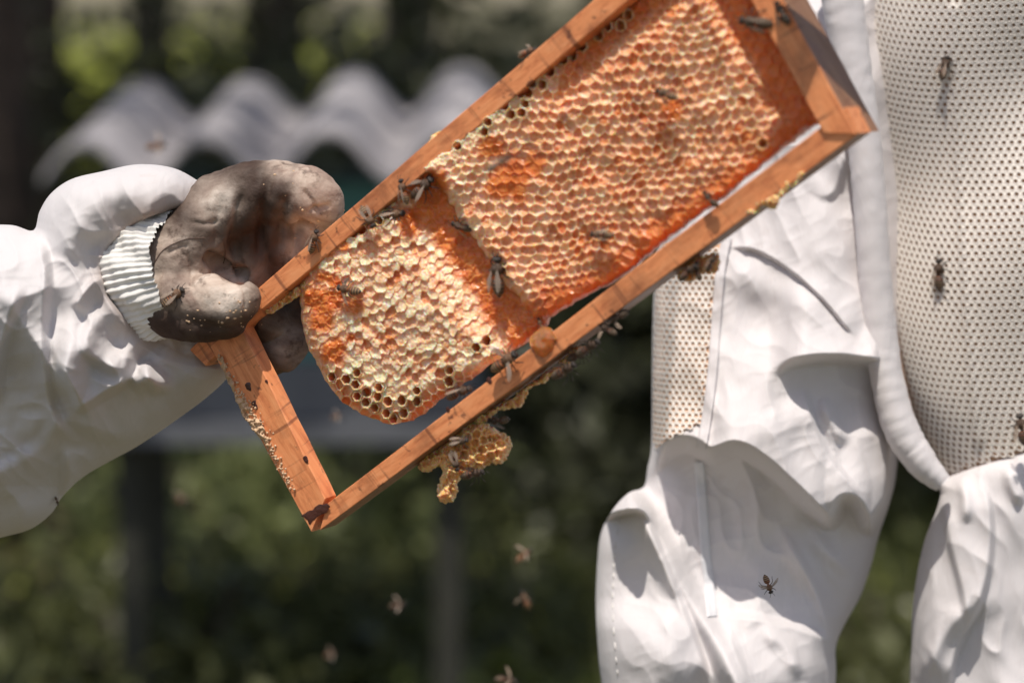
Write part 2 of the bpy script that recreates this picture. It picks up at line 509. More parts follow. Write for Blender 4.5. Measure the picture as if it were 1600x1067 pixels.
def bar(name, front, depth, mat, label=None, nseg=60, wob=0.5, h=0.0, bev=1.6):
    """bar whose front face is the quad front (a,b | d,c rows) with rounded arrises and a slightly uneven run"""
    a, b, c, d = [np.array(p, float) for p in front]      # a->b upper edge, d->c lower edge
    V = []
    prof = []                                             # (t across 0..1 + px inset, depth)
    t = np.linspace(0, 1, nseg + 1)
    up = a + (b - a) * t[:, None]; lo = d + (c - d) * t[:, None]
    rngs = np.random.RandomState(abs(hash(name + str(front[0]))) % 1000 if False else int(a[0] + a[1]) % 997)
    w1 = (vnoise(t * 9, t * 0 + 3, int(a[0]) % 50) - 0.5) * 2 * wob
    w2 = (vnoise(t * 11, t * 0 + 8, int(a[0]) % 50 + 3) - 0.5) * 2 * wob
    dirn = (lo - up); dl = np.linalg.norm(dirn, axis=1)[:, None]; dirn = dirn / dl
    up = up + dirn * w1[:, None]; lo = lo + dirn * w2[:, None]
    e = bev
    rings = [(up + dirn * e, 0.0), (lo - dirn * e, 0.0), (lo, -e * 0.0003), (lo, -depth + e * 0.0003), (lo - dirn * e, -depth), (up + dirn * e, -depth), (up, -depth + e * .0003), (up, -e * 0.0003)]
    nrm = -NW
    for pts, hh in rings:
        base = W(pts[:, 0], pts[:, 1], h)
        V.append(base + hh * nrm)
    V = np.stack(V, 1).reshape(-1, 3); n = len(rings); F = []
    for i in range(nseg):
        for j in range(n):
            k = (j + 1) % n
            F.append([i * n + j, i * n + k, (i + 1) * n + k, (i + 1) * n + j])
    caps = [list(range(n))[::-1], list(range(nseg * n, (nseg + 1) * n))]
    o = mk(name, V, [np.array(F), np.array(caps)], mat, frame, False)
    if label: o['label'] = label
    return o

bar('top_bar', [(404, 449.5), (1130, -173), (1160, -150), (410, 484)], 0.020, M['wood_long'])
bar('top_bar_lug', [(296, 546), (408, 450), (412, 481), (322, 572)], 0.012, M['wood_long'], nseg=14, h=-0.001)
bar('bottom_bar', [(512, 786), (1322, 168), (1342, 209), (500, 828)], 0.016, M['wood_long'])
bar('end_bar', [(374, 505), (508, 778), (486, 831), (328, 542)], 0.011, M['wood_side'], 'end bar with crusty wax along its outer edge', h=0.001)
rb = bar('end_bar', [(1164, -110), (1337, 209), (1286, 207), (1108, -120)], 0.031, M['wood_side'], 'end bar beside the white jacket with shade painted on its outer side', h=0.0015)
rb.data.materials.append(M['wood_shaded'])
bb_ = [o for o in frame.children if o.name.startswith('bottom_bar')][0]; bb_.data.materials.append(M['wood_shaded'])
for o, cols in ((rb, (6,)), (bb_, (2,))):  # outer and lower faces take the wood with painted shade
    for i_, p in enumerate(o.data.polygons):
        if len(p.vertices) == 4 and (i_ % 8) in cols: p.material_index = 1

# ------------------------------------------------------------------ honeycomb
PITCHC = 0.00535
def lattice(px, py, ang, seed, jit=0.28):
    u, v = uv(px, py)
    c, s = math.cos(ang), math.sin(ang)
    x = (u * c + v * s) / PITCHC; y = (-u * s + v * c) / (PITCHC * 0.866)
    # slow warping of the rows
    x = x + 1.3 * (vnoise(u * 45, v * 45, seed) - 0.5) + 0.3 * (vnoise(u * 160, v * 160, seed + 2) - .5); y = y + 1.3 * (vnoise(u * 45, v * 45, seed + 5) - 0.5) + 0.3 * (vnoise(u * 160, v * 160, seed + 8) - .5)
    best = np.full(x.shape, 9e9); sec = best.copy(); bx = np.zeros(x.shape); by = bx.copy(); bid = np.zeros(x.shape, np.int64)
    j0 = np.floor(y).astype(np.int64)
    for dj in (-1, 0, 1, 2):
        j = j0 + dj; off = 0.5 * (j & 1)
        i0 = np.floor(x - off).astype(np.int64)
        for di in (-1, 0, 1, 2):
            i = i0 + di
            hh = ((i * 73856093) ^ (j * 19349663) ^ (seed * 83492791)) & 0x7fffffff
            h1 = ((hh * 1103515245 + 12345) & 0x7fffffff) / 0x7fffffff; h2 = ((hh * 69069 + 77) & 0x7fffffff) / 0x7fffffff
            cx = i + off + (h1 - .5) * jit; cy = j + (h2 - .5) * jit
            dx = x - cx; dy = (y - cy) * 0.866
            d = np.hypot(dx, dy)
            m = d < best
            sec = np.where(m, best, np.minimum(sec, d))
            bx = np.where(m, dx, bx); by = np.where(m, dy, by); bid = np.where(m, hh, bid); best = np.where(m, d, best)
    r1 = ((bid * 48271) % 65537) / 65537.0; r2 = ((bid * 16807 + 9) % 65521) / 65521.0
    return best, sec - best, bx, by, r1, r2

def rough_outline(pts, n=10, amp=3.5, sc_=0.09, seed=1, closed=True):
    c = catmull(pts, n, closed)
    d = np.roll(c, -1, 0) - np.roll(c, 1, 0); nn = np.stack([d[:, 1], -d[:, 0]], 1); nn /= np.linalg.norm(nn, axis=1)[:, None] + 1e-9
    return c + nn * (fbm(c[:, 0] * sc_, c[:, 1] * sc_, 2, seed)[:, None] - 0.5) * 2 * amp

left_out = rough_outline([(508, 368), (490, 398), (474, 430), (467, 455), (472, 500), (483, 545), (500, 578), (525, 617), (556, 642), (598, 659),
                          (632, 660), (668, 642), (700, 615), (742, 588), (792, 554), (832, 532), (860, 505), (850, 470), (800, 400), (720, 290), (700, 230), (668, 240), (600, 296), (548, 335)], 8, 3.0, 0.11, 3)
RB = [(654, 262), (672, 272), (690, 296), (716, 340), (742, 376), (768, 412), (792, 446), (812, 470), (832, 497)]    # lower-left edge of the right comb
right_out = np.concatenate([
    rough_outline(RB, 6, 4, 0.12, 9, False),
    rough_outline([(850, 500), (880, 484), (918, 462), (960, 440), (1000, 412), (1040, 378), (1088, 342), (1130, 312), (1180, 270), (1232, 228), (1262, 205), (1282, 192)], 8, 3.0, 0.12, 5, False),
    np.array([(1300, 206), (1180, -30), (1122, -130), (1000, -14), (900, 64), (840, 113), (800, 149), (750, 190), (700, 230), (660, 262)]),
])

OPEN_L = [(551, 600), (568, 616), (580, 621), (594, 632), (607, 629), (654, 615), (646, 627), (614, 646), (599, 641), (698, 589), (707, 577), (747, 548), (758, 535),
          (540, 585), (556, 618), (574, 634), (535, 606), (588, 647), (560, 590), (630, 640), (582, 604), (525, 592), (545, 622), (624, 622),
          (552, 357), (596, 352), (574, 360)]
OPEN_R = [(751, 204), (758, 190), (785, 170), (796, 164), (799, 178), (812, 156), (815, 173), (822, 144), (827, 160), (836, 138), (697, 233), (709, 233), (1191, 225), (770, 182), (850, 126), (866, 113), (882, 101), (898, 88), (914, 76), (930, 62), (946, 49), (962, 36), (978, 22)]

LA = math.radians(32)
def snap(p, ang, seed):
    # move p to the nearest lattice centre by descent
    x, y = p
    for _ in range(6):
        b, e, bx, by, _, _ = lattice(np.array([x]), np.array([y]), ang, seed)
        c, s = math.cos(ang), math.sin(ang)
        du = -(bx[0] * c - by[0] * s) * PITCHC; dv = -(bx[0] * s + by[0] * c) * PITCHC
        x += du / (K * 1.333) * 0.9 * 0.88; y -= dv / (K * 1.333) * 0.9
    return x, y
opl = [snap(p, LA, 2) for p in OPEN_L]
opr = [snap(p, math.radians(6), 4) for p in OPEN_R]
def dedupe(l, dmin=13):
    out = []
    for p in l:
        if all(math.hypot(p[0] - q[0], p[1] - q[1]) > dmin for q in out): out.append(p)
    return out
opl = dedupe(opl); opr = dedupe(opr, 11)

def blob(px, py, x, y, r, soft=0.4):
    n = (fbm(px * 0.06, py * 0.06, 2, 31) - .5) * r * 0.9
    d = np.hypot(px - x, py - y) + n
    return 1 - sstep(r * (1 - soft), r * (1 + soft), d)

def wet_left(px, py):
    w = np.zeros(px.shape)
    for x, y, r in ((506, 470, 30), (500, 505, 22), (520, 545, 22), (553, 480, 17), (520, 440, 12), (548, 527, 9), (515, 395, 9), (536, 385, 8), (504, 432, 13), (640, 345, 22), (668, 330, 20)):
        w = np.maximum(w, blob(px, py, x, y, r))
    return w
def wet_right(px, py):
    w = np.zeros(px.shape)
    for x, y, r in ((770, 232, 20), (800, 268, 34), (785, 290, 24), (830, 262, 22), (1048, 172, 17), (812, 300, 18), (1110, 320, 14), (680, 285, 20)):
        w = np.maximum(w, blob(px, py, x, y, r))
    return w

def h_left(px, py, d):
    best, edge, bx, by, r1, r2 = lattice(px, py, LA, 2)
    dr, _, _, sr, _ = polydist(px, py, np.array(RB), False)
    rec = np.exp(-np.maximum(dr - 8, 0) / 55.0) * sstep(700, 640, -0 * px + 0) if False else 1 - sstep(42, 100, dr + (fbm(px * .03, py * .03, 2, 4) - .5) * 20)
    inside_r = sr > 0
    rec = np.where(inside_r, 1, rec)
    bulge = -0.0025 + 0.0035 * np.exp(-((px - 640) ** 2 + (py - 480) ** 2) / 130 ** 2)
    h = bulge * (1 - rec) + rec * -0.0088
    wet = np.maximum(wet_left(px, py), 0)
    flat = np.maximum(wet, sstep(.6, .95, rec))
    # caps: gently domed plates with crevices and torn lips
    dome = (r1 - 0.5) * 0.0011 - 0.0006 * np.clip(1 - (best / 0.5) ** 2, 0, 1) * (r2 > .45) + 0.0004 * np.exp(-(edge / 0.09) ** 2) * (r2 > .45) - 0.0006 * np.exp(-(edge / 0.10) ** 2) * (r2 <= 0.35)
    tear = (fbm(px * .25, py * .25, 3, 14) - .5) * 0.0011 + np.where(r2 > 0.82, -0.0006, 0)
    lip = np.clip(-by, -.5, .5) * 0.0012 * (0.4 + r2)
    h = h + (dome + lip + tear) * (1 - flat) + flat * ((fbm(px * .10, py * .10, 3, 17) - .5) * 0.0030 + 0.0005 * np.exp(-(edge / 0.12) ** 2))
    # outer rim of shallow, empty cells at the lower edge
    low = (1 - sstep(14, 34, d)) * sstep(560, 600, py)
    h = h - 0.0025 * low + 0.0022 * low * np.exp(-(edge / 0.16) ** 2)
    rr = 0.0105 * (1 - np.sqrt(np.clip(1 - (1 - np.clip(d / 20, 0, 1)) ** 2, 0, 1)))
    h = h - rr
    for x, y in opl:
        q = np.hypot(px - x, py - y)
        h = h - 0.006 * (1 - sstep(6.0, 7.6, q))
    return h
def at_left(px, py, d):
    best, edge, bx, by, r1, r2 = lattice(px, py, LA, 2)
    dr, _, _, sr, _ = polydist(px, py, np.array(RB), False)
    rec = np.where(sr > 0, 1, 1 - sstep(44, 66, dr + (fbm(px * .03, py * .03, 2, 4) - .5) * 30))
    wet = wet_left(px, py)
    cap = np.clip(0.46 + 0.62 * r1 + 0.9 * (fbm(px * .05, py * .05, 3, 8) - .5) + 1.0 * (fbm(px * .3, py * .3, 2, 9) - .5), 0, 1)
    cap = np.where(r2 > 0.84, cap * 0.5, cap)
    cap = np.maximum(cap, 0.9 * np.exp(-(edge / 0.09) ** 2) * (r1 > 0.5))
    cap = cap * (1 - wet) * (1 - rec * 0.97)
    low = (1 - sstep(14, 34, d)) * sstep(560, 600, py)
    cap = cap * (1 - low) + low * (0.15 + 0.7 * np.exp(-(edge / 0.13) ** 2))
    cap = np.maximum(cap, 0.75 * (1 - sstep(2, 9, d)) * (px < 560))
    for x, y in opl:
        q = np.hypot(px - x, py - y)
        cap = cap * sstep(6.3, 7.6, q)
    return {'cap': cap, 'wet': np.clip(np.maximum(wet, rec * .6) + 0.35 * (r1 > .8), 0, 1)}

RA = math.radians(6)
def h_right(px, py, d):
    best, edge, bx, by, r1, r2 = lattice(px, py, RA, 4)
    dt = (py - (288 - (px - 640) * 0.84)) * 0.766       # distance below the top bar
    h = -0.0045 + 0.0045 * np.exp(-((px - 735) / 105) ** 2) * np.exp(-np.maximum(dt, 0) / 60)
    drb0 = polydist(px, py, np.array(RB), False)[0]; h = h + 0.0042 * np.exp(-drb0 / 80.0)
    h = h - 0.0065 * sstep(75, 25, dt) * sstep(830, 930, px)
    wet = wet_right(px, py)
    low, _, _, _, _ = polydist(px, py, np.array([(850, 500), (960, 440), (1040, 378), (1130, 312), (1282, 192)]), False)
    smooth_low = (1 - sstep(22, 48, low + (fbm(px * .04, py * .04, 2, 3) - .5) * 40)) * 0.85
    drb, _, _, _, _ = polydist(px, py, np.array([(1108, -120), (1288, 206)]), False)
    smooth_r = 1 - sstep(35, 60, drb + (fbm(px * .05, py * .05, 2, 6) - .5) * 16)
    h = h - 0.008 * (1 - sstep(40, 75, drb))
    flat = np.maximum(np.maximum(wet, smooth_low), smooth_r * 0.8)
    top = np.exp(-np.maximum(dt, 0) / 45) * sstep(900, 760, px)      # pale flat capping by the top bar
    A = (1 - flat) * (1 - 0.65 * top)
    deep = 0.0004 + 0.0019 * r1 * (0.5 + fbm(px * .02, py * .02, 2, 44))
    bowl = -deep * np.clip(1 - (best / 0.52) ** 2, 0, 1)
    rim = np.exp(-(edge / 0.11) ** 2) * (0.0007 + 0.0006 * r2)
    h = h + A * (bowl + rim + (r2 - .5) * 0.0007 + 0.0007 * np.clip(-by, -.5, .5))
    h = h + (fbm(px * .20, py * .20, 3, 24) - .5) * 0.0018 * (1 - 0.5 * flat) + (fbm(px * .035, py * .035, 2, 25) - .5) * 0.003
    h = h + flat * 0.0007 * np.exp(-(edge / 0.12) ** 2)
    rr = 0.012 * (1 - np.sqrt(np.clip(1 - (1 - np.clip(d / 18, 0, 1)) ** 2, 0, 1)))
    nearbar = np.maximum(1 - sstep(0, 30, dt), 1 - sstep(0, 25, drb))
    h = h - rr * (1 - 0.8 * nearbar)
    for x, y in opr:
        q = np.hypot(px - x, py - y)
        h = h - 0.006 * (1 - sstep(5.6, 7.2, q))
    return h
def at_right(px, py, d):
    best, edge, bx, by, r1, r2 = lattice(px, py, RA, 4)
    dt = (py - (288 - (px - 640) * 0.84)) * 0.766
    wet = wet_right(px, py)
    low, _, _, _, _ = polydist(px, py, np.array([(850, 500), (960, 440), (1040, 378), (1130, 312), (1282, 192)]), False)
    smooth_low = (1 - sstep(22, 48, low + (fbm(px * .04, py * .04, 2, 3) - .5) * 40))
    drb, _, _, _, _ = polydist(px, py, np.array([(1108, -120), (1288, 206)]), False)
    smooth_r = 1 - sstep(35, 60, drb + (fbm(px * .05, py * .05, 2, 6) - .5) * 16)
    top = np.exp(-np.maximum(dt, 0) / 45) * sstep(900, 760, px)
    cap = np.clip(0.12 + 0.62 * r1 + 0.9 * (fbm(px * .05, py * .05, 3, 18) - .5) + 0.5 * (fbm(px * .35, py * .35, 2, 19) - .5) + 0.25 * sstep(900, 700, px), 0, 1)
    cap = np.maximum(cap, 0.95 * np.exp(-(edge / 0.13) ** 2) * (0.55 + 0.45 * r2))
    cap = np.maximum(cap, 0.95 * top)
    cap = cap * (1 - wet) * (1 - 0.92 * np.maximum(smooth_low, smooth_r))
    hid = (1 - sstep(20, 55, dt)) * sstep(860, 900, px)
    cap = cap * (1 - 0.85 * hid)
    for x, y in opr:
        q = np.hypot(px - x, py - y)
        cap = cap * sstep(5.8, 7.0, q)
    return {'cap': cap, 'wet': np.clip(wet + 0.5 * smooth_low + 0.25 * (r2 > .8), 0, 1)}

def comb(name, out, hf, af, back, step, label):
    V, F, A = relief(out, step, lambda x, y, d: fdepth(x, y, hf(x, y, d)),
                     lambda x, y, d: fdepth(x, y, np.where(d <= 0, hf(x, y, d), back - 0.004 * (1 - np.exp(-d / 12.)) + (fbm(x * .1, y * .1, 2, 3) - .5) * .002)), 4, af)
    o = mk(name, V, F, M['comb'], frame, True, A); o['label'] = label; return o
combL = comb('honeycomb', left_out, h_left, at_left, -0.018, 1.0, 'smaller rounded slab of pale capped comb')
combR = comb('honeycomb', right_out, h_right, at_right, -0.020, 1.0, 'large slab of orange capped comb')

# open cells: hexagonal wax cups standing in the comb
def cup_mesh():
    mb = MB(); R = 0.0031; r = 0.0025
    a = np.arange(6) * math.pi / 3 + math.pi / 6
    def ring(rad, z, j=0): return np.stack([rad * np.cos(a), rad * np.sin(a), np.full(6, z)], 1)
    V = np.concatenate([ring(R, -0.004), ring(R, 0.0007), ring((R + r) / 2, 0.0011), ring(r, 0.0007), ring(r * 0.9, -0.0052)])
    F = []
    for k in range(4):
        for i in range(6):
            j = (i + 1) % 6; F.append([k * 6 + i, k * 6 + j, (k + 1) * 6 + j, (k + 1) * 6 + i])
    me = bpy.data.meshes.new('open_cell')
    me.from_pydata([tuple(v) for v in V], [], F + [[24, 25, 26, 27, 28, 29]])
    for k, arr in (('cap', [0.5] * 6 + [0.75] * 6 + [0.85] * 6 + [0.4] * 6 + [0.0] * 6), ('wet', [0.1] * 24 + [0.8] * 6)):
        at = me.attributes.new(k, 'FLOAT', 'POINT'); at.data.foreach_set('value', np.array(arr, np.float32))
    me.materials.append(M['comb']); me.update(); return me
cupm = cup_mesh()
Rm = Matrix((tuple(UW), tuple(VW), tuple(-NW))).transposed().to_4x4()
for lst, par, hf, ang, out in ((opl, combL, h_left, LA, left_out), (opr, combR, h_right, RA, right_out)):
    P = np.array(lst); dd = polydist(P[:, 0], P[:, 1], out, True)[0]; ii = inside(P[:, 0], P[:, 1], out)
    hh = hf(P[:, 0] + 9, P[:, 1], dd); h2 = hf(P[:, 0] - 9, P[:, 1] + 3, dd)
    for (x, y), a, b, d_, k in zip(lst, hh, h2, dd, ii):
        if not k or d_ < 6: continue
        o = bpy.data.objects.new('open_cell', cupm); sc.collection.objects.link(o); o.parent = par
        p = W(x, y, max(min(a, b), -0.011) + 0.0002) - wloc(frame)
        sc_ = rnd.uniform(0.9, 1.06)
        o.matrix_local = Matrix.Translation(Vector(p)) @ Rm @ Matrix.Rotation(ang + rnd.uniform(-.2, .2), 4, 'Z') @ Matrix.Rotation(rnd.uniform(-.12, .12), 4, 'X') @ Matrix.Diagonal((sc_, sc_ * rnd.uniform(.9, 1.05), 1, 1))

# burr comb hanging under the bottom bar
def burr(pts, h0, thick, seed, label, amp=3.0, cells=True, capv=0.45):
    out = rough_outline(pts, 12, amp * 1.5, 0.28, seed)
    def hf(x, y, d):
        b, e, bx, by, r1, r2 = lattice(x, y, 0.4, seed)
        r = np.sqrt(np.clip(1 - (1 - np.clip(d / 14, 0, 1)) ** 2, 0, 1))
        h = h0 - thick / 2 + thick / 2 * r + (fbm(x * .08, y * .08, 3, seed) - .5) * 0.008 + (fbm(x * .25, y * .25, 3, seed + 1) - .5) * .005
        if cells: h = h - 0.0028 * (1 - np.exp(-(e / 0.22) ** 2)) * (r2 > .3) * r
        return h
    def af(x, y, d):
        b, e, bx, by, r1, r2 = lattice(x, y, 0.4, seed)
        return {'cap': np.clip(capv + 0.5 * np.exp(-(e / .15) ** 2) * (r2 > .3) + 1.1 * (fbm(x * .07, y * .07, 3, seed + 4) - .5) + 0.5 * (1 - sstep(1, 7, d)), 0, .95), 'wet': np.clip((r1 > .85) * .3 + 0 * x, 0, 1)}
    V, F, A = relief(out, 1.2, lambda x, y, d: fdepth(x, y, hf(x, y, d)), lambda x, y, d: fdepth(x, y, h0 - thick / 2 - thick / 2 * np.sqrt(np.clip(1 - (1 - np.clip(d / 14, 0, 1)) ** 2, 0, 1)) + np.where(d <= 0, (hf(x, y, d) - h0 + thick / 2), 0)), 3, af)
    o = mk('burr_comb', V, F, M['burr'], frame, True, A); o['label'] = label; return o
burr([(735, 655), (770, 640), (812, 612), (850, 585), (880, 560), (902, 540), (908, 552), (890, 566), (868, 585), (850, 598), (828, 606), (818, 632), (795, 638), (778, 642), (765, 658), (748, 668)], -0.006, 0.012, 21, 'ragged yellow strip of burr comb under the bottom bar')
burr([(652, 728), (672, 706), (705, 686), (728, 664), (758, 660), (776, 672), (797, 684), (799, 702), (786, 722), (764, 726), (748, 738), (730, 742), (716, 752), (716, 768), (704, 784), (688, 782), (682, 764), (690, 744), (684, 728), (668, 738)], -0.007, 0.014, 22, 'hanging yellow lobe of burr comb with a broken tip', 2.5)
burr([(1058, 428), (1078, 408), (1100, 398), (1118, 396), (1126, 410), (1118, 426), (1098, 428), (1084, 440), (1066, 440)], -0.006, 0.01, 23, 'small amber scrap of burr comb under the bottom bar', 2.0, capv=0.1)
burr([(1165, 332), (1180, 318), (1200, 312), (1222, 292), (1246, 272), (1256, 268), (1250, 282), (1226, 302), (1210, 326), (1196, 322), (1176, 334)], 0.0015, 0.004, 24, 'crumbled wax ridge on the bottom bar', 3.0, False)
burr([(414, 484), (440, 466), (468, 446), (478, 440), (474, 458), (450, 474), (424, 490)], -0.004, 0.008, 26, 'thin wax crust under the top bar', 1.5)
burr([(668, 226), (674, 212), (684, 207), (692, 204), (690, 212), (680, 222)], -0.004, 0.006, 28, 'pale wax scrap on the top bar', 1.5, False, 0.95)

# honey bead bridging comb and bottom bar
DR = rough_outline([(840, 516), (850, 510), (862, 516), (872, 528), (866, 544), (858, 556), (846, 560), (834, 552), (826, 538), (829, 524)], 10, 3.0, 0.1, 6)
def hdrop(x, y, d):
    r = np.sqrt(np.clip(1 - (1 - np.clip(d / 17, 0, 1)) ** 2, 0, 1))
    return -0.0016 + 0.0034 * r + (fbm(x * .07, y * .07, 2, 77) - .5) * 0.0030 * r + 0.0012 * r * np.exp(-((x - 840) ** 2 + (y - 545) ** 2) / 90)
V, F, A = relief(DR, 1.2, lambda x, y, d: fdepth(x, y, hdrop(x, y, d)), lambda x, y, d: fdepth(x, y, np.where(d <= 0, hdrop(x, y, d), -0.008)), 3)
o = mk('honey_drop', V, F, M['honey'], frame, True)
# smear of honey and resin on the bottom bar and stains at the corners
def patch(name, pts, h, mat, seed, par, bulge=0.0012, label=None):
    out = rough_outline(pts, 8, 2.5, 0.2, seed)
    V, F, A = relief(out, 1.6, lambda x, y, d: fdepth(x, y, h + bulge * np.sqrt(np.clip(d / 8, 0, 1)) * (.4 + fbm(x * .3, y * .3, 2, seed))), lambda x, y, d: fdepth(x, y, h - 0.0004 + 0 * x), 4)
    o = mk(name, V, F, mat, par, True)
    if label: o['label'] = label
    return o
M['propolis'] = simple('dark_propolis', (0.07, 0.022, 0.016), 0.3, 0.4, 90, 0.6, 300, 0.001)
M['smear'] = simple('honey_smear', (0.50, 0.11, 0.045), 0.12, 0.4, 150, 0.6, 260, 0.001, Coat_Weight=0.4)
patch('propolis', [(470, 806), (486, 796), (500, 788), (516, 790), (508, 802), (494, 808), (484, 818), (476, 808)], 0.0012, M['propolis'], 32, frame, 0.0002)
for i, (x, y, r) in enumerate([(398, 632, 4), (478, 718, 4.5), (1258, 97, 4.5), (1267, 140, 3), (1298, 152, 4), (417, 597, 3), (1301, 168, 3), (700, 640, 3), (764, 593, 4), (388, 604, 5)]):
    patch('wood_knot', [(x - r, y - r * .5), (x, y - r * 1.3), (x + r * .8, y), (x + r * .7, y + r * 1.5), (x - r * .3, y + r)], 0.0012 if x < 600 or x > 1200 else 0.0002, M['propolis'], 40 + i, frame, 0.0003)
# wax crust down the outer edge of the left end bar
mb = MB()
for i in range(230):
    t = rnd.random() ** 0.8 * 0.72
    x = 341 + (470 - 341) * t / 0.8 + rnd.gauss(0, 2.5) - 1; y = 552 + (790 - 552) * t / 0.8 + rnd.gauss(0, 3)
    w_ = 6 if 0.25 < t < .5 else 1.6
    x += abs(rnd.gauss(0, w_))
    r = rnd.uniform(0.0002, 0.0008)
    v, f = sphere_vf(W(x, y, rnd.uniform(0.0005, 0.0022)), (r, r * rnd.uniform(.6, 1.3), r * rnd.uniform(.6, 1.3)), 6, 4)
    mb.add(v, f)
mb.build('wax_crumbs', M['crumb'], frame, True)['kind'] = 'stuff'
burr([(x_ + 4, y_ - 6) for x_, y_ in [(334, 552), (343, 562), (354, 588), (369, 618), (390, 646), (404, 664), (414, 690), (424, 712), (414, 706), (402, 692), (386, 670), (372, 648), (360, 620), (348, 594), (338, 572)]], 0.0022, 0.004, 29, 'rough pale wax crust along the outer edge of the end bar', 2.6, False, .5).data.materials[0] = M['crumb']

# ------------------------------------------------------------------ beekeeper on the left: glove, cuff, sleeve
left_p = empty('person', Q(120, 800, 1.43), 'beekeeper reaching in from the left in a white suit and stained leather glove', 'person')

def chain_spheres(chain, n=14):
    """chain of (px, py, z toward camera in px, radius px) -> spheres in px space"""
    out = []
    c = catmull(chain, n)
    return [tuple(p) for p in c]
GD = 1.405     # depth of the hand
S = K * GD     # metres per picture unit there
chains = [
    [(262, 428, -12, 64), (306, 362, -8, 60), (358, 322, -2, 52), (410, 304, 4, 45), (452, 304, 6, 45)],       # back of the hand and knuckles
    [(262, 470, -16, 52), (300, 430, -50, 54), (350, 400, -80, 50), (400, 392, -92, 46), (436, 380, -92, 40)],        # palm
    [(340, 335, -22, 30), (350, 378, -24, 26), (368, 430, -44, 25)],
    [(378, 318, -16, 30), (390, 365, -22, 27), (402, 430, -42, 26)],
    [(418, 310, -12, 30), (430, 360, -24, 27), (440, 410, -44, 26)],
    [(256, 458, 10, 50), (300, 474, 30, 46), (340, 472, 46, 42), (370, 470, 50, 37)],                                 # thumb
    [(246, 450, -4, 44), (262, 484, 16, 42), (302, 500, 32, 37), (348, 500, 34, 33)],
    [(440, 300, 2, 44), (478, 306, 6, 42), (500, 324, -8, 36), (492, 352, -38, 32), (466, 402, -52, 30)],             # index finger over the bar
    [(412, 330, -36, 46), (462, 350, -58, 38), (470, 410, -72, 35), (440, 470, -72, 33), (420, 505, -50, 30)],        # middle
    [(360, 370, -56, 48), (430, 420, -84, 38), (462, 480, -88, 36), (455, 530, -68, 34), (440, 556, -52, 30)],        # ring
    [(320, 410, -60, 46), (380, 460, -88, 38), (420, 520, -84, 34), (425, 560, -62, 30)],                              # little
    [(330, 315, -6, 40), (380, 298, -4, 38), (425, 290, -2, 36)],
]
mb = MB()
for ch in chains:
    for (x, y, z, r) in chain_spheres(ch, 7):
        v, f = sphere_vf(Q(x, y, GD - z * S), r * S, 14, 9); mb.add(v, f)
tmp = mb.build('tmp_hand', M['leather'], None, True, org=(0, 0, 0))
def remesh(o, vox, smooth_it):
    m = o.modifiers.new('r', 'REMESH'); m.mode = 'VOXEL'; m.voxel_size = vox; m.use_smooth_shade = True
    s = o.modifiers.new('s', 'SMOOTH'); s.factor = 0.5; s.iterations = smooth_it
    dg = bpy.context.evaluated_depsgraph_get(); me = bpy.data.meshes.new_from_object(o.evaluated_get(dg))
    bpy.data.objects.remove(o); return me
me = remesh(tmp, 0.0011, 6)
n = len(me.vertices); co = np.zeros(n * 3, np.float32); me.vertices.foreach_get('co', co); co = co.reshape(-1, 3).astype(float)
no = np.zeros(n * 3, np.float32); me.vertices.foreach_get('normal', no); no = no.reshape(-1, 3)
rel = co - CAM; dz = rel @ FWD; hx = 800 + (rel @ RT) / dz / K; hy = 533.5 - (rel @ UP) / dz / K; hz = (GD - dz) / S
disp = (fbm(hx * .03 + hz * .02, hy * .03, 4, 51) - .5) * 0.0030
disp += (fbm(hx * .012 + 3, hy * .012 + hz * .01, 2, 52) - .5) * 0.006
def crease(pts, amp, w, zmin=-60):
    d, _, _, _, arc = polydist(hx, hy, catmull(pts, 6), False)
    return -amp * np.exp(-(d / w) ** 2) * np.minimum(sstep(0, .2, arc), sstep(0, .2, 1 - arc)) * (hz > zmin)
disp += crease([(318, 398), (340, 412), (360, 424), (392, 432)], 0.011, 9)
disp += crease([(425, 262), (418, 300), (408, 350), (404, 410)], 0.003, 8)
disp += crease([(382, 285), (372, 330), (366, 380), (372, 420)], 0.003, 8)
disp += crease([(350, 300), (340, 345), (345, 385)], 0.0018, 8)
disp += crease([(448, 300), (440, 345), (436, 400)], 0.003, 8)
disp += crease([(470, 292), (486, 312), (500, 340)], 0.0018, 4)
disp += crease([(478, 330), (500, 326), (520, 318)], 0.0020, 4)
disp += crease([(465, 340), (478, 352), (492, 360)], 0.0016, 4)
disp += crease([(292, 395), (300, 420), (298, 445), (310, 452)], 0.0012, 3)
disp += crease([(372, 440), (384, 462), (380, 490)], 0.0012, 3)
disp += crease([(348, 440), (356, 452), (352, 470)], 0.0010, 3)
disp += crease([(290, 345), (320, 350), (345, 345)], 0.0012, 4)
disp += crease([(255, 400), (285, 385), (300, 388)], 0.0012, 4)
co = co + no * disp[:, None]
wear = np.zeros(n)
for x, y, r, a in ((335, 462, 62, 1.0), (300, 440, 40, .6), (506, 312, 44, 1.6), (488, 352, 34, 1.4), (270, 395, 44, .6), (250, 440, 40, .55), (335, 318, 40, .6), (440, 268, 22, .8), (480, 280, 26, 1.0), (365, 330, 12, .6), (445, 540, 36, .35), (462, 388, 22, .9)):
    wear = np.maximum(wear, a * np.exp(-((hx - x) ** 2 + (hy - y) ** 2) / r ** 2))
wear = np.clip(1.25 * wear * (0.75 + 0.9 * fbm(hx * .05, hy * .05, 3, 61)), 0, 1) * (1 - 0.8 * sstep(478, 500, hy) * (hx < 405))
grime = np.zeros(n)
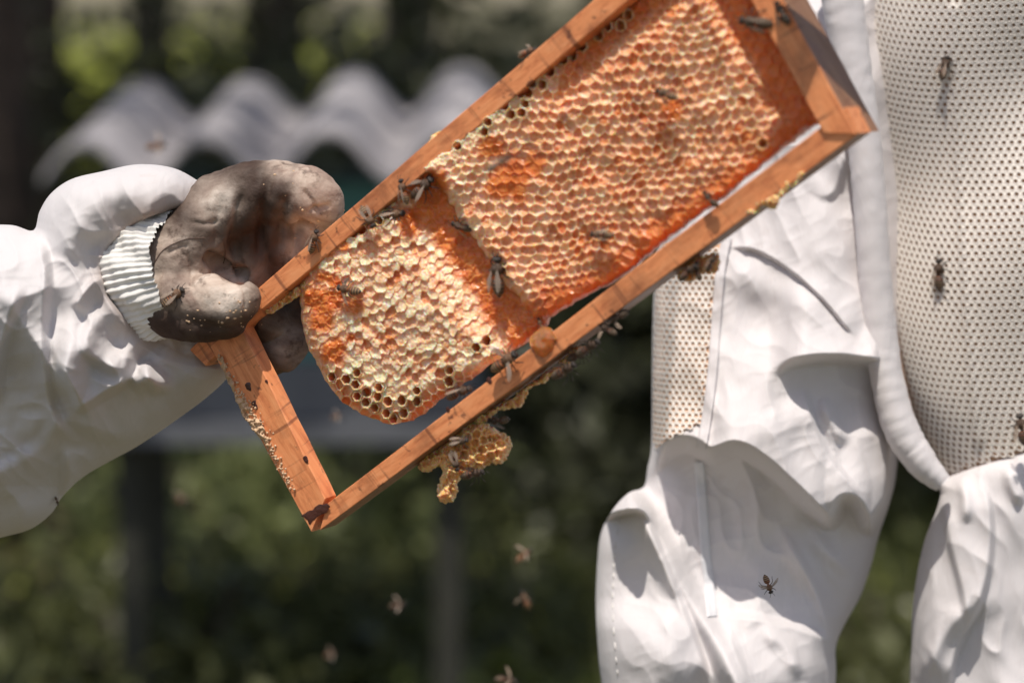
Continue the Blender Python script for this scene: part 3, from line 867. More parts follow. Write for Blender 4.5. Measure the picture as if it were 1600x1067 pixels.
for x, y, rx_, ry_, a in ((400, 372, 60, 52, .95), (385, 300, 30, 34, .6), (330, 400, 26, 16, .8), (300, 520, 90, 26, .9), (430, 290, 16, 30, .6), (250, 480, 26, 40, .5), (470, 385, 26, 30, .5)):
    grime = np.maximum(grime, a * np.exp(-((hx - x) / rx_) ** 2 - ((hy - y) / ry_) ** 2))
grime = np.clip(0.85 * grime * (0.3 + 1.25 * fbm(hx * .06, hy * .022, 3, 66)), 0, 1) * np.where((hz > 30) & (hy > 428) & (hy < 500), 0.25, 1)
polys = np.zeros(len(me.loops), np.int32); me.loops.foreach_get('vertex_index', polys)
tot = np.zeros(len(me.polygons), np.int32); me.polygons.foreach_get('loop_total', tot)
assert (tot == 4).all() or True
st_ = np.concatenate([[0], np.cumsum(tot)[:-1]])
quads = np.stack([polys[st_[tot == 4] + k] for k in range(4)], 1); tris = np.stack([polys[st_[tot == 3] + k] for k in range(3)], 1) if (tot == 3).any() else np.zeros((0, 3), int)
glove = mk('glove', co, [quads, tris], M['leather'], left_p, True, {'wear': wear, 'grime': grime})
gl_bvh = BVHTree.FromPolygons([Vector(v) for v in co], [tuple(q) for q in quads])
def hit(bvh, px, py):
    d = Q(px, py, 1.0) - CAM; h = bvh.ray_cast(Vector(CAM), Vector(d).normalized())
    return (np.array(h[0]), np.array(h[1])) if h[0] is not None else (None, None)
# seams of the glove
def seam(bvh, pts, rad, mat, par, name='seam', dash=False):
    c = catmull(pts, 10); P = []
    for x, y in c:
        p, nn = hit(bvh, x, y)
        if p is not None: P.append(p + nn * rad * 0.4)
    if len(P) < 3: return
    P = np.array(P)
    mb = MB()
    if dash:
        for i in range(0, len(P) - 1, 2): mb.add(*tube_vf(P[i:i + 2], rad, 5))
    else: mb.add(*tube_vf(P, rad, 6))
    mb.build(name, mat, par, True)
for pts in ([(348, 372), (352, 396), (349, 412)], [(236, 424), (254, 392), (290, 374), (320, 372)]):
    seam(gl_bvh, pts, 0.00026, M['stitch'], glove)
mb = MB()
for i in range(64):
    a = rnd.random()
    if i < 30: x, y = rnd.gauss(378, 14), rnd.gauss(485, 12)
    elif i < 50: x, y = rnd.gauss(340, 34), rnd.gauss(500, 8)
    else: x, y = rnd.gauss(480, 30), rnd.gauss(310, 26)
    p, nn = hit(gl_bvh, x, y)
    if p is None: continue
    r = rnd.uniform(0.0002, 0.0008) * (1.3 if i % 9 == 0 else .8)
    mb.add(*sphere_vf(p, (r * rnd.uniform(.7, 1.9), r * rnd.uniform(.5, 1), r * rnd.uniform(.5, 1.2)), 5, 4))
mb.build('wax_specks', M['crumb'], glove, True)['kind'] = 'stuff'

# knitted cuff round the wrist
axis = np.array([0.86, 0.12, -0.50]); axis /= np.linalg.norm(axis)          # right, up, away
upv = np.array([-0.12, 0.99, 0.0]); upv -= (upv @ axis) * axis; upv /= np.linalg.norm(upv); sv = np.cross(axis, upv)
nA, nT = 420, 16; V = []
cc = (Q(262, 425, GD + 0.004) - CAM)
for i in range(nT):
    t = i / (nT - 1); off = (-60 + 92 * t) * S
    rr = (101 - 12 * t ** 1.4 + 5 * math.sin(t * math.pi)) * S
    for j in range(nA):
        th = 2 * math.pi * j / nA
        rib = math.cos(th * 60 + 1.5 * math.sin(th * 5) + 0.6 * math.sin(t * 5 + th * 3)) * (1.0 + .5 * math.sin(th * 7 + 1)) * 0.00055
        wv = 0.0016 * math.sin(th * 9 + t * 6) * math.sin(th * 4) + 0.0005 * math.sin(t * 26 + th * 5)
        v = axis * off + (rr + rib + wv) * (math.cos(th) * upv + math.sin(th) * sv * 0.93)
        V.append(CAM + cc + cam2world(v))
V = np.array(V); F = []
for i in range(nT - 1):
    for j in range(nA): k = (j + 1) % nA; F.append([i * nA + j, i * nA + k, (i + 1) * nA + k, (i + 1) * nA + j])
mk('knitted_cuff', V, [np.array(F)], M['knit'], left_p, True)

# left sleeve
LS = catmull([(-420, 330), (-250, 300), (-120, 340), (-30, 350), (20, 352), (52, 360), (62, 330), (80, 302), (112, 280), (160, 268), (215, 257), (268, 262), (305, 280), (330, 300),
      (300, 318), (262, 330), (222, 345), (186, 372), (164, 402), (164, 440), (178, 474), (204, 500), (244, 518), (296, 530), (345, 546), (360, 580), (330, 615), (270, 660), (215, 697), (180, 716), (130, 745), (98, 775), (80, 802), (48, 826), (0, 840), (-120, 870), (-260, 900), (-420, 900)], 6, True)
LS_RIM = catmull([(330, 300), (300, 318), (262, 330), (222, 345), (186, 372), (164, 402), (164, 440), (178, 474), (204, 500), (244, 518), (296, 530), (345, 546)], 4)
LS_TOP = catmull([(-420, 330), (-250, 300), (-120, 340), (-30, 350), (20, 352), (52, 360), (62, 330), (80, 302), (112, 280), (160, 268), (215, 257), (268, 262), (305, 280), (330, 300)], 4)
LS_BOT = catmull([(345, 546), (360, 580), (330, 615), (270, 660), (215, 697), (180, 716), (130, 745), (98, 775), (80, 802), (48, 826), (0, 840), (-120, 870), (-260, 900), (-420, 900)], 4)
def fr_left(x, y, d):
    do = np.minimum(polydist(x, y, LS_TOP, False)[0], polydist(x, y, LS_BOT, False)[0]); dr = polydist(x, y, LS_RIM, False)[0]
    r = np.sqrt(np.clip(1 - (1 - np.clip(do / 150, 0, 1)) ** 2, 0, 1))
    z = 0.052 * r - 0.007 * (1 - np.sqrt(np.clip(1 - (1 - np.clip(dr / 12, 0, 1)) ** 2, 0, 1))) * r - 0.020 * (1 - sstep(0, 75, dr)) * r
    z = z + crumple(x, y, 321, .008, 0.9, 2.0) * 0.0075 * r + crumple(x, y, 331, .017, -.4) * .0013 * r
    z = z + ledge(x, y, [(58, 352), (76, 420), (72, 520), (78, 600), (96, 660), (140, 700)], 0.012, 9, 60, -1, .15)
    z = z + ledge(x, y, [(40, 440), (20, 500), (5, 560), (0, 640)], 0.012, 10, 50, -1, .2)
    z = z + ledge(x, y, [(150, 470), (128, 520), (140, 560), (190, 585), (230, 560)], 0.010, 10, 45, 1, .25)
    z = z + ledge(x, y, [(80, 560), (110, 610), (125, 640), (165, 618), (215, 592)], 0.016, 8, 40, 1, .2)
    z = z + ridge(x, y, [(205, 610), (230, 590), (252, 600), (262, 620)], 0.020, 13)
    z = z + ridge(x, y, [(226, 560), (232, 590), (250, 615)], 0.014, 9)
    z = z + ledge(x, y, [(60, 670), (120, 672), (180, 690), (230, 680)], 0.007, 14, 60, 1, .3)
    z = z + ledge(x, y, [(100, 640), (60, 690), (10, 720), (-60, 750)], 0.008, 14, 60, 1, .25)
    z = z + ledge(x, y, [(110, 480), (140, 440), (165, 430)], 0.006, 5, 40, -1, .2)
    z = z + ledge(x, y, [(96, 690), (100, 740), (94, 790)], 0.008, 10, 40, 1, .3)
    z = z + (fbm(x * .011, y * .011, 2, 71) - .5) * 0.024 * r + (fbm(x * .03 + y * .012, y * .02 - x * .01, 2, 73) - .5) * .004 * r
    z = z + 0.017 * np.exp(-((x - 112) ** 2 / 34 ** 2 + (y - 575) ** 2 / 55 ** 2))
    z = z + 0.010 * np.exp(-((x - 215) ** 2 / 90 ** 2 + (y - 300) ** 2 / 40 ** 2))
    return 1.425 - z + shear(y)
def shear(y): return 0.66 * 0.00032 * 26 * np.logaddexp(0, (np.minimum(y, 760) - 455) / 26.0)
def bk_left(x, y, d):
    r = np.sqrt(np.clip(1 - (1 - np.clip(d / 150, 0, 1)) ** 2, 0, 1)); return np.where(d <= 0, fr_left(x, y, d), 1.425 + 0.05 * r + shear(y))
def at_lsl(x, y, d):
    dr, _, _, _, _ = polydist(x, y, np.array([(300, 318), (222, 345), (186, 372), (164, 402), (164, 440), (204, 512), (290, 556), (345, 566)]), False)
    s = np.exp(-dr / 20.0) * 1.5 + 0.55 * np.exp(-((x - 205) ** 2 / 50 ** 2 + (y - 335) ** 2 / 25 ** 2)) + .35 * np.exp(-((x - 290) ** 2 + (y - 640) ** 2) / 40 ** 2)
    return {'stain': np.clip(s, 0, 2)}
V, F, A = relief(LS, 2.0, fr_left, bk_left, 5, at_lsl)
lsl = mk('sleeve', V, F, M['cloth2'], left_p, True, A)
nfront = int((V.shape[0]))
ls_bvh = BVHTree.FromPolygons([Vector(v) for v in V], [tuple(q) for q in F[0]])

# ------------------------------------------------------------------ beekeeper on the right
right_p = empty('person', Q(1400, 1400, 1.63), 'beekeeper in a white ventilated jacket standing right behind the frame', 'person')
RS = np.concatenate([catmull([(1180, -60), (1100, 100), (1040, 300), (1026, 400), (1021, 470), (1019, 560), (1018, 690), (1012, 730), (1006, 760), (982, 770), (958, 795), (940, 830), (934, 870), (931, 940), (934, 1010), (940, 1067), (960, 1200), (980, 1300)], 6),
                     catmull([(1280, 1300), (1295, 1160), (1306, 1060), (1306, 1010), (1320, 975), (1345, 930), (1362, 880), (1372, 840), (1392, 780), (1402, 730), (1412, 600), (1420, 300), (1420, -60)], 6)])
RD = 1.600
def fr_rs(x, y, d):
    r = np.sqrt(np.clip(1 - (1 - np.clip(d / 130, 0, 1)) ** 2, 0, 1))
    z = 0.045 * r
    # forearm bulges out, the elbow hollow below lies in its shade, the lower sleeve comes forward again
    z = z + 0.032 * sstep(890, 1060, y + (x - 1150) * -0.12) * (0.4 + .6 * r)
    z = z + ledge(x, y, [(1015, 735), (1040, 706), (1075, 694), (1110, 712), (1150, 702), (1190, 724), (1240, 768), (1285, 812), (1302, 812), (1318, 786), (1336, 790), (1356, 824), (1376, 806), (1402, 770)], 0.041, 15, 170, 1, .06)
    z = z + ledge(x, y, [(1200, 592), (1235, 570), (1290, 562), (1350, 566), (1460, 584)], 0.030, 11, 110, 1, .25) * sstep(1410, 1365, x)
    z = z + ledge(x, y, [(1228, 572), (1262, 606), (1278, 650), (1290, 700), (1330, 748), (1350, 765)], 0.010, 5, 60, 1, .2) * -1 * 0
    z = z + 0.012 * np.exp(-(((x - 1180) * .9) ** 2 + (y - 640) ** 2) / 95 ** 2)
    z = z + ledge(x, y, [(1130, 388), (1180, 392), (1235, 424), (1285, 468), (1322, 512), (1340, 530)], 0.0055, 3, 90, 1, .15)
    z = z + ridge(x, y, [(1280, 620), (1300, 660), (1322, 700)], 0.006, 10)
    z = z + ledge(x, y, [(1330, 220), (1312, 290), (1290, 312), (1255, 300)], 0.0045, 7, 60, -1, .3)
    z = z + ridge(x, y, [(1120, 400), (1170, 440), (1260, 470), (1310, 520)], 0.004, 26)
    # folds of the lower sleeve
    z = z + ridge(x, y, [(985, 770), (1020, 830), (1060, 905), (1105, 980), (1150, 1067), (1180, 1140)], 0.019, 19, .12)
    z = z + ledge(x, y, [(1000, 780), (1040, 880), (1090, 1000), (1120, 1090)], 0.010, 7, 150, -1, .2)
    z = z + ledge(x, y, [(820, 880), (880, 850), (935, 816), (972, 802), (1004, 802), (1034, 836)], 0.050, 6, 80, 1, .2)
    z = z + 0.012 * sstep(930, 985, y) * sstep(1110, 1040, x)
    z = z + crumple(x, y, 301, .0075, 1.1, 2.0) * 0.0050 * r + crumple(x, y, 311, .016, -.5) * .0009 * r
    z = z + ledge(x, y, [(1250, 600), (1262, 620), (1276, 668), (1300, 715), (1350, 775)], 0.009, 6, 160, -1, .25)
    z = z + ledge(x, y, [(1205, 790), (1240, 850), (1282, 930), (1300, 1000), (1300, 1090)], 0.006, 7, 60, -1, .3)
    z = z + ledge(x, y, [(1120, 955), (1180, 962), (1240, 975), (1310, 1000)], 0.008, 8, 240, -1, .2)
    z = z + ridge(x, y, [(1180, 985), (1230, 1010), (1250, 1067)], 0.006, 14)
    z = z + ridge(x, y, [(1210, 810), (1240, 860), (1290, 950), (1296, 1040)], 0.006, 12)
    z = z + ridge(x, y, [(1260, 830), (1300, 870), (1330, 900)], 0.004, 12)
    z = z + (fbm(x * .011, y * .008, 2, 81) - .5) * 0.012 * r + (fbm(x * .02 + y * .012, y * .006 - x * .014, 1, 83) - .5) * .004 * r
    return RD - z
def bk_rs(x, y, d):
    r = np.sqrt(np.clip(1 - (1 - np.clip(d / 130, 0, 1)) ** 2, 0, 1)); return np.where(d <= 0, fr_rs(x, y, d), RD + 0.05 * r)
V, F, A = relief(RS, 2.0, fr_rs, bk_rs, 6, lambda x, y, d: {'stain': 0.3 * np.exp(-((x - 1390) ** 2 / 30 ** 2)) + 0 * x})
rsl = mk('sleeve', V, F, M['cloth'], right_p, True, A)
rs_bvh = BVHTree.FromPolygons([Vector(v) for v in V], [tuple(q) for q in F[0]])

mb = MB(); G2 = 1.243; S2 = K * G2  # holding hand out of view, added so its thumb shades the end bar
for ch in ([(1345, -250, 30, 52), (1290, -190, 40, 46), (1245, -135, 48, 37), (1212, -92, 50, 30)],
           [(1345, -250, -60, 56), (1270, -230, -100, 44), (1190, -190, -130, 36), (1150, -140, -110, 30)],
           [(1370, -220, -60, 54), (1320, -170, -120, 40), (1270, -120, -140, 34)],
           [(1350, -260, 0, 58), (1420, -300, -20, 62), (1500, -340, -30, 60)]):
    for (x, y, z, r) in chain_spheres(ch, 7):
        v, f = sphere_vf(Q(x, y, G2 - z * S2), r * S2, 14, 9); mb.add(v, f)
me = remesh(mb.build('tmp', M['leather'], None, True, org=(0, 0, 0)), 0.002, 5)
me.materials.clear(); me.materials.append(M['leather'])
co2 = np.zeros(len(me.vertices) * 3, np.float32); me.vertices.foreach_get('co', co2); me.vertices.foreach_set('co', (co2.reshape(-1, 3) - wloc(right_p)).ravel().astype(np.float32))
g2 = bpy.data.objects.new('glove', me); sc.collection.objects.link(g2); g2.parent = right_p

# torso: mesh panel with lining over a body, cloth skirt below
TL = [(1352, -80), (1356, 0), (1362, 70), (1374, 160), (1388, 300), (1394, 420), (1402, 520), (1420, 620), (1448, 700), (1474, 748)]
TLc = catmull(TL, 8)
def edge_x(y): return np.interp(y, TLc[:, 1], TLc[:, 0])
def dep_t(x, y):
    """front surface of the torso"""
    s = np.clip((x - edge_x(np.minimum(y, 748))) / 330.0, 0, 1.4)
    z = 0.055 * np.sqrt(np.clip(1 - (1 - np.clip(s, 0, 1)) ** 2, 0, 1))
    z = z + 0.006 * np.sin((y + (x - 1400) * .8) * .012 + 1) + (fbm(x * .008, y * .006, 1, 91) - .5) * .007
    z = z + ridge(x, y, [(1490, 0), (1496, 200), (1510, 480), (1530, 700)], 0.0022, 8, .02)
    return 1.585 - z
body = np.array(list(map(tuple, TLc)) + [(1474, 770), (1600, 770), (1900, 770), (2150, 700), (2200, 300), (2150, -80)])
V, F, A = relief(body, 5, lambda x, y, d: dep_t(x, y) + 0.0026, lambda x, y, d: dep_t(x, y) + 0.0036 + 0.16 * np.sqrt(np.clip(1 - (1 - np.clip(d / 330, 0, 1)) ** 2, 0, 1)), 12)
mk('tan_lining', V, F, M['lining'], right_p, True)

def mesh_panel(clip, xmap, dep, rows_y, us, name, hole=0.49, ro=6):
    """knitted ventilation mesh: one sheet of hexagonal loops round open holes, with thickness"""
    V = []; F = []; n = 0
    ag = np.arange(ro) * 2 * math.pi / ro
    cs, sn = np.cos(ag + math.pi / 6), np.sin(ag + math.pi / 6)
    for j, yj in enumerate(rows_y):
        off = 0.5 * (j & 1)
        for u in us:
            uu = u + off
            ou = uu + cs * 0.5774; ov = yj[0] + sn * 0.5774 * yj[1] / 0.866
            wv_ = 1 + 0.10 * (rnd.random() - .5)
            iu = uu + cs * 0.5774 * hole * wv_; iv = yj[0] + sn * 0.5774 * yj[1] / 0.866 * hole * wv_
            ox, oy = xmap(ou, ov); ix, iy = xmap(iu, iv)
            if not inside(np.array([ox.mean()]), np.array([oy.mean()]), clip)[0]: continue
            mx_, my_ = (ox + ix) / 2, (oy + iy) / 2
            P = np.concatenate([Q(ox, oy, dep(ox, oy) + .0002), Q(mx_, my_, dep(mx_, my_) - 0.0004), Q(ix, iy, dep(ix, iy)), Q(ix, iy, dep(ix, iy) + 0.0009)])
            V.append(P)
            for r_ in range(3):
                for i in range(ro):
                    k = (i + 1) % ro; F.append([n + r_ * ro + i, n + r_ * ro + k, n + (r_ + 1) * ro + k, n + (r_ + 1) * ro + i])
            n += 4 * ro
    return mk(name, np.concatenate(V), [np.array(F)], M['mesh'], right_p, True)
xx = np.array([0.0]); 
# horizontal arc length table: pitch narrows towards the turned edge
tab_u = [0.0]; tab_x = [0.0]
while tab_x[-1] < 900:
    x = tab_x[-1]; pitch = 6.4 + 5.9 * min(1, max(0, (x - 5) / 100)) ** 0.8
    tab_x.append(x + pitch); tab_u.append(tab_u[-1] + 1)
def xm_t(u, v):
    y = v + 8 * np.sin(u * .12 + .5) * 0.8 + 20 * np.exp(-u / 8.0) * -1
    return edge_x(np.minimum(y, 748)) + np.interp(u, tab_u, tab_x), y
clip_t = np.array(list(map(tuple, TLc)) + [(1540, 722), (1620, 700), (1760, 690), (1760, -80)])
rows = [(-70 + 10.1 * j, 10.1) for j in range(84)]
mesh_panel(clip_t, xm_t, dep_t, rows, np.arange(0, 34), 'mesh_panel')

# skirt of the jacket
SK = np.concatenate([catmull([(1462, 752), (1500, 738), (1545, 722), (1600, 704), (1700, 690), (2150, 680)], 6), catmull([(2180, 1300), (1420, 1300), (1422, 1067), (1424, 1010), (1426, 950), (1434, 890), (1446, 840), (1462, 800), (1470, 772)], 6)])
def fr_sk(x, y, d):
    r = np.sqrt(np.clip(1 - (1 - np.clip(d / 45, 0, 1)) ** 2, 0, 1)); r2 = np.sqrt(np.clip(1 - (1 - np.clip((x - 1425) / 330, 0, 1)) ** 2, 0, 1))
    z = 0.012 * r + 0.046 * r2
    z = z + ledge(x, y, [(1536, 745), (1550, 800), (1548, 880), (1530, 950), (1500, 1010), (1480, 1090)], 0.009, 6, 90, -1, .15)
    z = z + ledge(x, y, [(1470, 780), (1482, 850), (1500, 920), (1510, 980)], 0.006, 6, 40, 1, .2)
    z = z + ridge(x, y, [(1575, 725), (1582, 760), (1600, 790)], 0.006, 10)
    z = z + ridge(x, y, [(1498, 742), (1508, 775), (1510, 820)], 0.004, 9)
    z = z + ridge(x, y, [(1440, 1067), (1470, 1000), (1500, 960), (1520, 940)], 0.006, 14)
    z = z + (fbm(x * .013, y * .005, 2, 95) - .5) * 0.014 + crumple(x, y, 341, .007, 1.4, 2.4) * 0.005 * r
    return 1.590 - z
V, F, A = relief(SK, 2.4, fr_sk, lambda x, y, d: np.where(d <= 0, fr_sk(x, y, d), 1.590 + .14 * np.sqrt(np.clip(d / 400, 0, 1))), 9, lambda x, y, d: {'stain': 0 * x})
sk = mk('jacket_skirt', V, F, M['cloth'], right_p, True, A)
sk_bvh = BVHTree.FromPolygons([Vector(v) for v in V], [tuple(q) for q in F[0]])
# rolled waist seam and front edge (placket)
def sweep(name, pts, rx, rz, dep, mat, seg=18, wrinkle=0.0, n=14, seed=1):
    c = catmull([p for p in pts], n); V = []
    T = np.gradient(c, axis=0); T /= np.linalg.norm(T, axis=1)[:, None]; Nn = np.stack([T[:, 1], -T[:, 0]], 1)
    m = len(c); rx = np.interp(np.linspace(0, 1, m), np.linspace(0, 1, len(rx)), rx); rz = np.interp(np.linspace(0, 1, m), np.linspace(0, 1, len(rz)), rz)
    a = np.arange(seg) * 2 * math.pi / seg
    for i in range(m):
        w = 1 + wrinkle * (vnoise(a * 1.3 + 5, np.full(seg, i * 0.9), seed) - .5)
        x = c[i, 0] + Nn[i, 0] * rx[i] * np.cos(a) * w; y = c[i, 1] + Nn[i, 1] * rx[i] * np.cos(a) * w
        V.append(Q(x, y, dep(c[i, 0], c[i, 1]) - rz[i] * np.sin(a) * w))
    V = np.concatenate(V); F = []
    for i in range(m - 1):
        for j in range(seg): k = (j + 1) % seg; F.append([i * seg + j, i * seg + k, (i + 1) * seg + k, (i + 1) * seg + j])
    return mk(name, V, [np.array(F), np.array([list(range(seg)), list(range((m - 1) * seg, m * seg))[::-1]])], mat, right_p, True, {'stain': np.zeros(len(V))})
sweep('front_edge', [(1306, -70), (1316, 0), (1330, 90), (1346, 190), (1358, 300), (1366, 420), (1376, 520), (1388, 600), (1408, 670), (1440, 722), (1474, 756)],
      [34, 33, 30, 27, 26, 26, 26, 26, 28, 25, 15], [0.012, 0.012, 0.011, 0.010, 0.010, 0.010, 0.010, .012, .013, .012, .008], lambda x, y: 1.538, M['cloth'], 24, 0.07, 14, 3)
sweep('binding', [(1347, -70), (1352, 0), (1360, 80), (1373, 170), (1387, 300), (1393, 420), (1401, 520), (1419, 620), (1446, 700), (1472, 748)],
      [2.2, 2, 2.4, 2, 2.4, 2, 2.4, 2, 2], [0.002] * 4, lambda x, y: 1.570, M['bindc'], 10, 0.5, 14, 5)
# seam tape down the sleeve, strips of the side panel
def tape(bvh, pts, w, name, mat, par, lift=0.0013, n=30):
    c = catmull(pts, n); T = np.gradient(c, axis=0); T /= np.linalg.norm(T, axis=1)[:, None]; Nn = np.stack([T[:, 1], -T[:, 0]], 1)
    rowsV = []
    for i in range(len(c)):
        row = []
        for s, lf in ((-1, 0.0), (-.92, 1), (-.5, 1.1), (0, 1), (.5, 1.1), (.92, 1), (1, 0.0)):
            x, y = c[i] + Nn[i] * w * s; p, nn = hit(bvh, x, y)
            if p is None: row = None; break
            row.append(p - FWD * 0 + (-(p - CAM) / np.linalg.norm(p - CAM)) * lift * lf)
        if row: rowsV.append(row)
    V = np.array(rowsV).reshape(-1, 3); m = len(rowsV); F = []
    for i in range(m - 1):
        for j in range(6): F.append([i * 7 + j, i * 7 + j + 1, (i + 1) * 7 + j + 1, (i + 1) * 7 + j])
    return mk(name, V, [np.array(F)], mat, par, True)
tape(rs_bvh, [(1092, 722), (1097, 780), (1102, 860), (1110, 930), (1113, 962)], 8, 'seam_tape', M['tape'], rsl)
for dx in (-6.3, 6.3):
    seam(rs_bvh, [(1092 + dx, 722), (1097 + dx, 780), (1102 + dx, 860), (1110 + dx, 930)], 0.00035, M['wstitch'], rsl, 'stitching', True)
for pts in ([(968, 800), (960, 880), (958, 960), (966, 1060)], [(1116, 420), (1108, 520), (1103, 620), (1094, 690)]):
    seam(rs_bvh, pts, 0.0004, M['wstitch'], rsl, 'stitching', True)
tape(rs_bvh, [(1136, 372), (1126, 420), (1119, 500), (1113, 580), (1104, 650), (1096, 700)], 8, 'seam_tape', M['cloth'], rsl, 0.0030)
# mesh side panel of the sleeve
clip_s = np.array([(1024, 400), (1034, 380), (1130, 380), (1116, 420), (1110, 520), (1104, 600), (1096, 660), (1070, 672), (1045, 684), (1026, 700), (1021, 690), (1022, 560)])
def front_at(bvh, fb):
    def f(x, y):
        out = []
        for a, b in zip(np.atleast_1d(x), np.atleast_1d(y)):
            p, _ = hit(bvh, a, b); out.append((p - CAM) @ FWD if p is not None else fb)
        return np.array(out)
    return f
clipx = np.array([(1018, 400), (1018, 690)])
def xm_s(u, v): return 1020 + np.interp(u, [0, 3, 20], [0, 17, 190]), v - 6 * np.exp(-u / 4.0)
df = front_at(rs_bvh, RD)
mp = mesh_panel(clip_s, xm_s, lambda x, y: df(x, y) - 0.0022, [(392 + 8.6 * j, 8.6) for j in range(38)], np.arange(0, 12), 'mesh_panel', 0.54)
lin_out = clip_s + np.array([[2, 0]] * 4 + [[0, 0]] * 8)
V, F, A = relief(lin_out, 4, lambda x, y, d: df(x, y) - 0.0009, lambda x, y, d: df(x, y) - 0.0002, 6)
mk('tan_lining', V, F, M['lining'], right_p, True)
# zipper pull tab on the skirt
sweep('pull_tab', [(1474, 832), (1472, 850), (1467, 880), (1463, 912)], [4, 7.5, 8, 8, 7], [0.002, .003, .003, .002], lambda x, y: 1.560, M['tape'], 12, 0.25, 8, 8)
sweep('pull_tab', [(1452, 918), (1464, 924), (1476, 920)], [3, 5, 4], [0.002] * 3, lambda x, y: 1.563, M['tape'], 10, 0.3, 8, 9)

# ------------------------------------------------------------------ bees
def bee_meshes(dark):
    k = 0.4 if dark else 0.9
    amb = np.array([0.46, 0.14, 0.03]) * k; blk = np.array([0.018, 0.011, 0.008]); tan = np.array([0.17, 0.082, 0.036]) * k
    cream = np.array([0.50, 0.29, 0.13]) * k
    mb = MB(); seg = 14
    xs = [0.50, 0.49, 0.46, 0.42, 0.37, 0.345, 0.33, 0.30, 0.25, 0.19, 0.12, 0.06, 0.03, 0.01, -0.01, -0.04, -0.09, -0.11, -0.13, -0.18, -0.20, -0.22, -0.27, -0.29, -0.31, -0.36, -0.38, -0.40, -0.44, -0.47, -0.50]
    rs = [1.18 * q for q in [0.005, 0.045, 0.085, 0.098, 0.075, 0.04, 0.055, 0.10, 0.132, 0.138, 0.125, 0.085, 0.05, 0.03, 0.04, 0.085, 0.122, 0.124, 0.130, 0.138, 0.134, 0.136, 0.130, 0.124, 0.122, 0.104, 0.098, 0.088, 0.055, 0.03, 0.004]]
    V = []; C = []
    for x, r in zip(xs, rs):
        zc = -0.03 * sstep(0.35, .5, x) - 0.05 * sstep(0.0, -.5, x); wy = 1.15 if x > 0.345 else 1.0
        for j in range(seg):
            t = 2 * math.pi * j / seg
            V.append([x, r * wy * math.cos(t), zc + r * 0.92 * math.sin(t)])
            if x > 0.345: c = blk * 1.5
            elif x > 0.03: c = tan
            else:
                ph = (-x - 0.02) / 0.094; fr = ph % 1
                c = (amb if fr < 0.48 else blk) if x > -0.42 else blk
                if fr < 0.16 and x < -0.05: c = cream
            C.append(c)
    F = []
    for i in range(len(xs) - 1):
        for j in range(seg): q = (j + 1) % seg; F.append([i * seg + j, (i + 1) * seg + j, (i + 1) * seg + q, i * seg + q])
    mb.add(V, [np.array(F), np.array([list(range(seg))])], np.array(C))
    for s in (-1, 1):
        v, f = sphere_vf((0.42, 0.082 * s, 0.0), (0.045, 0.035, 0.065), 8, 6); mb.add(v, f, blk)
        mb.add(*tube_vf([(0.47, 0.03 * s, 0.03), (0.53, 0.07 * s, 0.06), (0.60, 0.10 * s, 0.02), (0.66, 0.13 * s, -0.03)], [0.011, .01, .009, .008], 5), blk)
        for x0, x1, x2, sp in ((0.26, 0.36, 0.42, 0.25), (0.18, 0.16, 0.12, 0.32), (0.10, -0.04, -0.20, 0.30)):
            mb.add(*tube_vf([(x0, 0.08 * s, -0.09), ((x0 + x1) / 2, 0.20 * s, -0.05), (x1, sp * s, -0.11), (x2, (sp + .04) * s, -0.19), (x2 + (x2 - x0) * .2, (sp + 0.07) * s, -0.20)], [0.018, .02, .016, .013, .008], 5), blk * 1.6)
    rr = random.Random(4)
    for i in range(220):                                  # short hair on the thorax
        t = rr.uniform(0, 2 * math.pi); x = rr.uniform(0.05, 0.33); r = 0.125
        d = np.array([rr.gauss(0, .25), math.cos(t), math.sin(t)]); p = np.array([x, r * math.cos(t), r * math.sin(t) * .92])
        q = np.cross(d, [1, 0, 0.3]); q = q / np.linalg.norm(q) * 0.006
        mb.add([p - q, p + q, p + d * 0.045], np.array([[0, 1, 2]]), tan * 1.5)
    V = np.concatenate(mb.V)
    o = mb.build('body', M['bee'], None, True, org=(0, 0, 0)); me = o.data; bpy.data.objects.remove(o); return me
def wing_mesh(length, width):
    V = []; n = 10
    for i in range(n + 1):
        t = i / n; w = width * (math.sin(math.pi * min(1, t * 0.93 + 0.05)) ** 0.7) * (0.45 + 0.75 * t)
        if i == n: w *= 0.35
        z = 0.02 * math.sin(t * 3)
        for k in (-1, -.33, .33, 1):
            V.append([-length * t, w * (k + 0.25), z + 0.010 * math.sin(k * 6)])
    F = [[i * 4 + j, i * 4 + j + 1, (i + 1) * 4 + j + 1, (i + 1) * 4 + j] for i in range(n) for j in range(3)]
    me = bpy.data.meshes.new('wing'); me.from_pydata(V, [], F); me.materials.append(M['wing'])
    for p in me.polygons: p.use_smooth = True
    me.update(); return me
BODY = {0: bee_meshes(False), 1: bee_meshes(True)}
FW, HW = wing_mesh(0.60, 0.085), wing_mesh(0.42, 0.07)

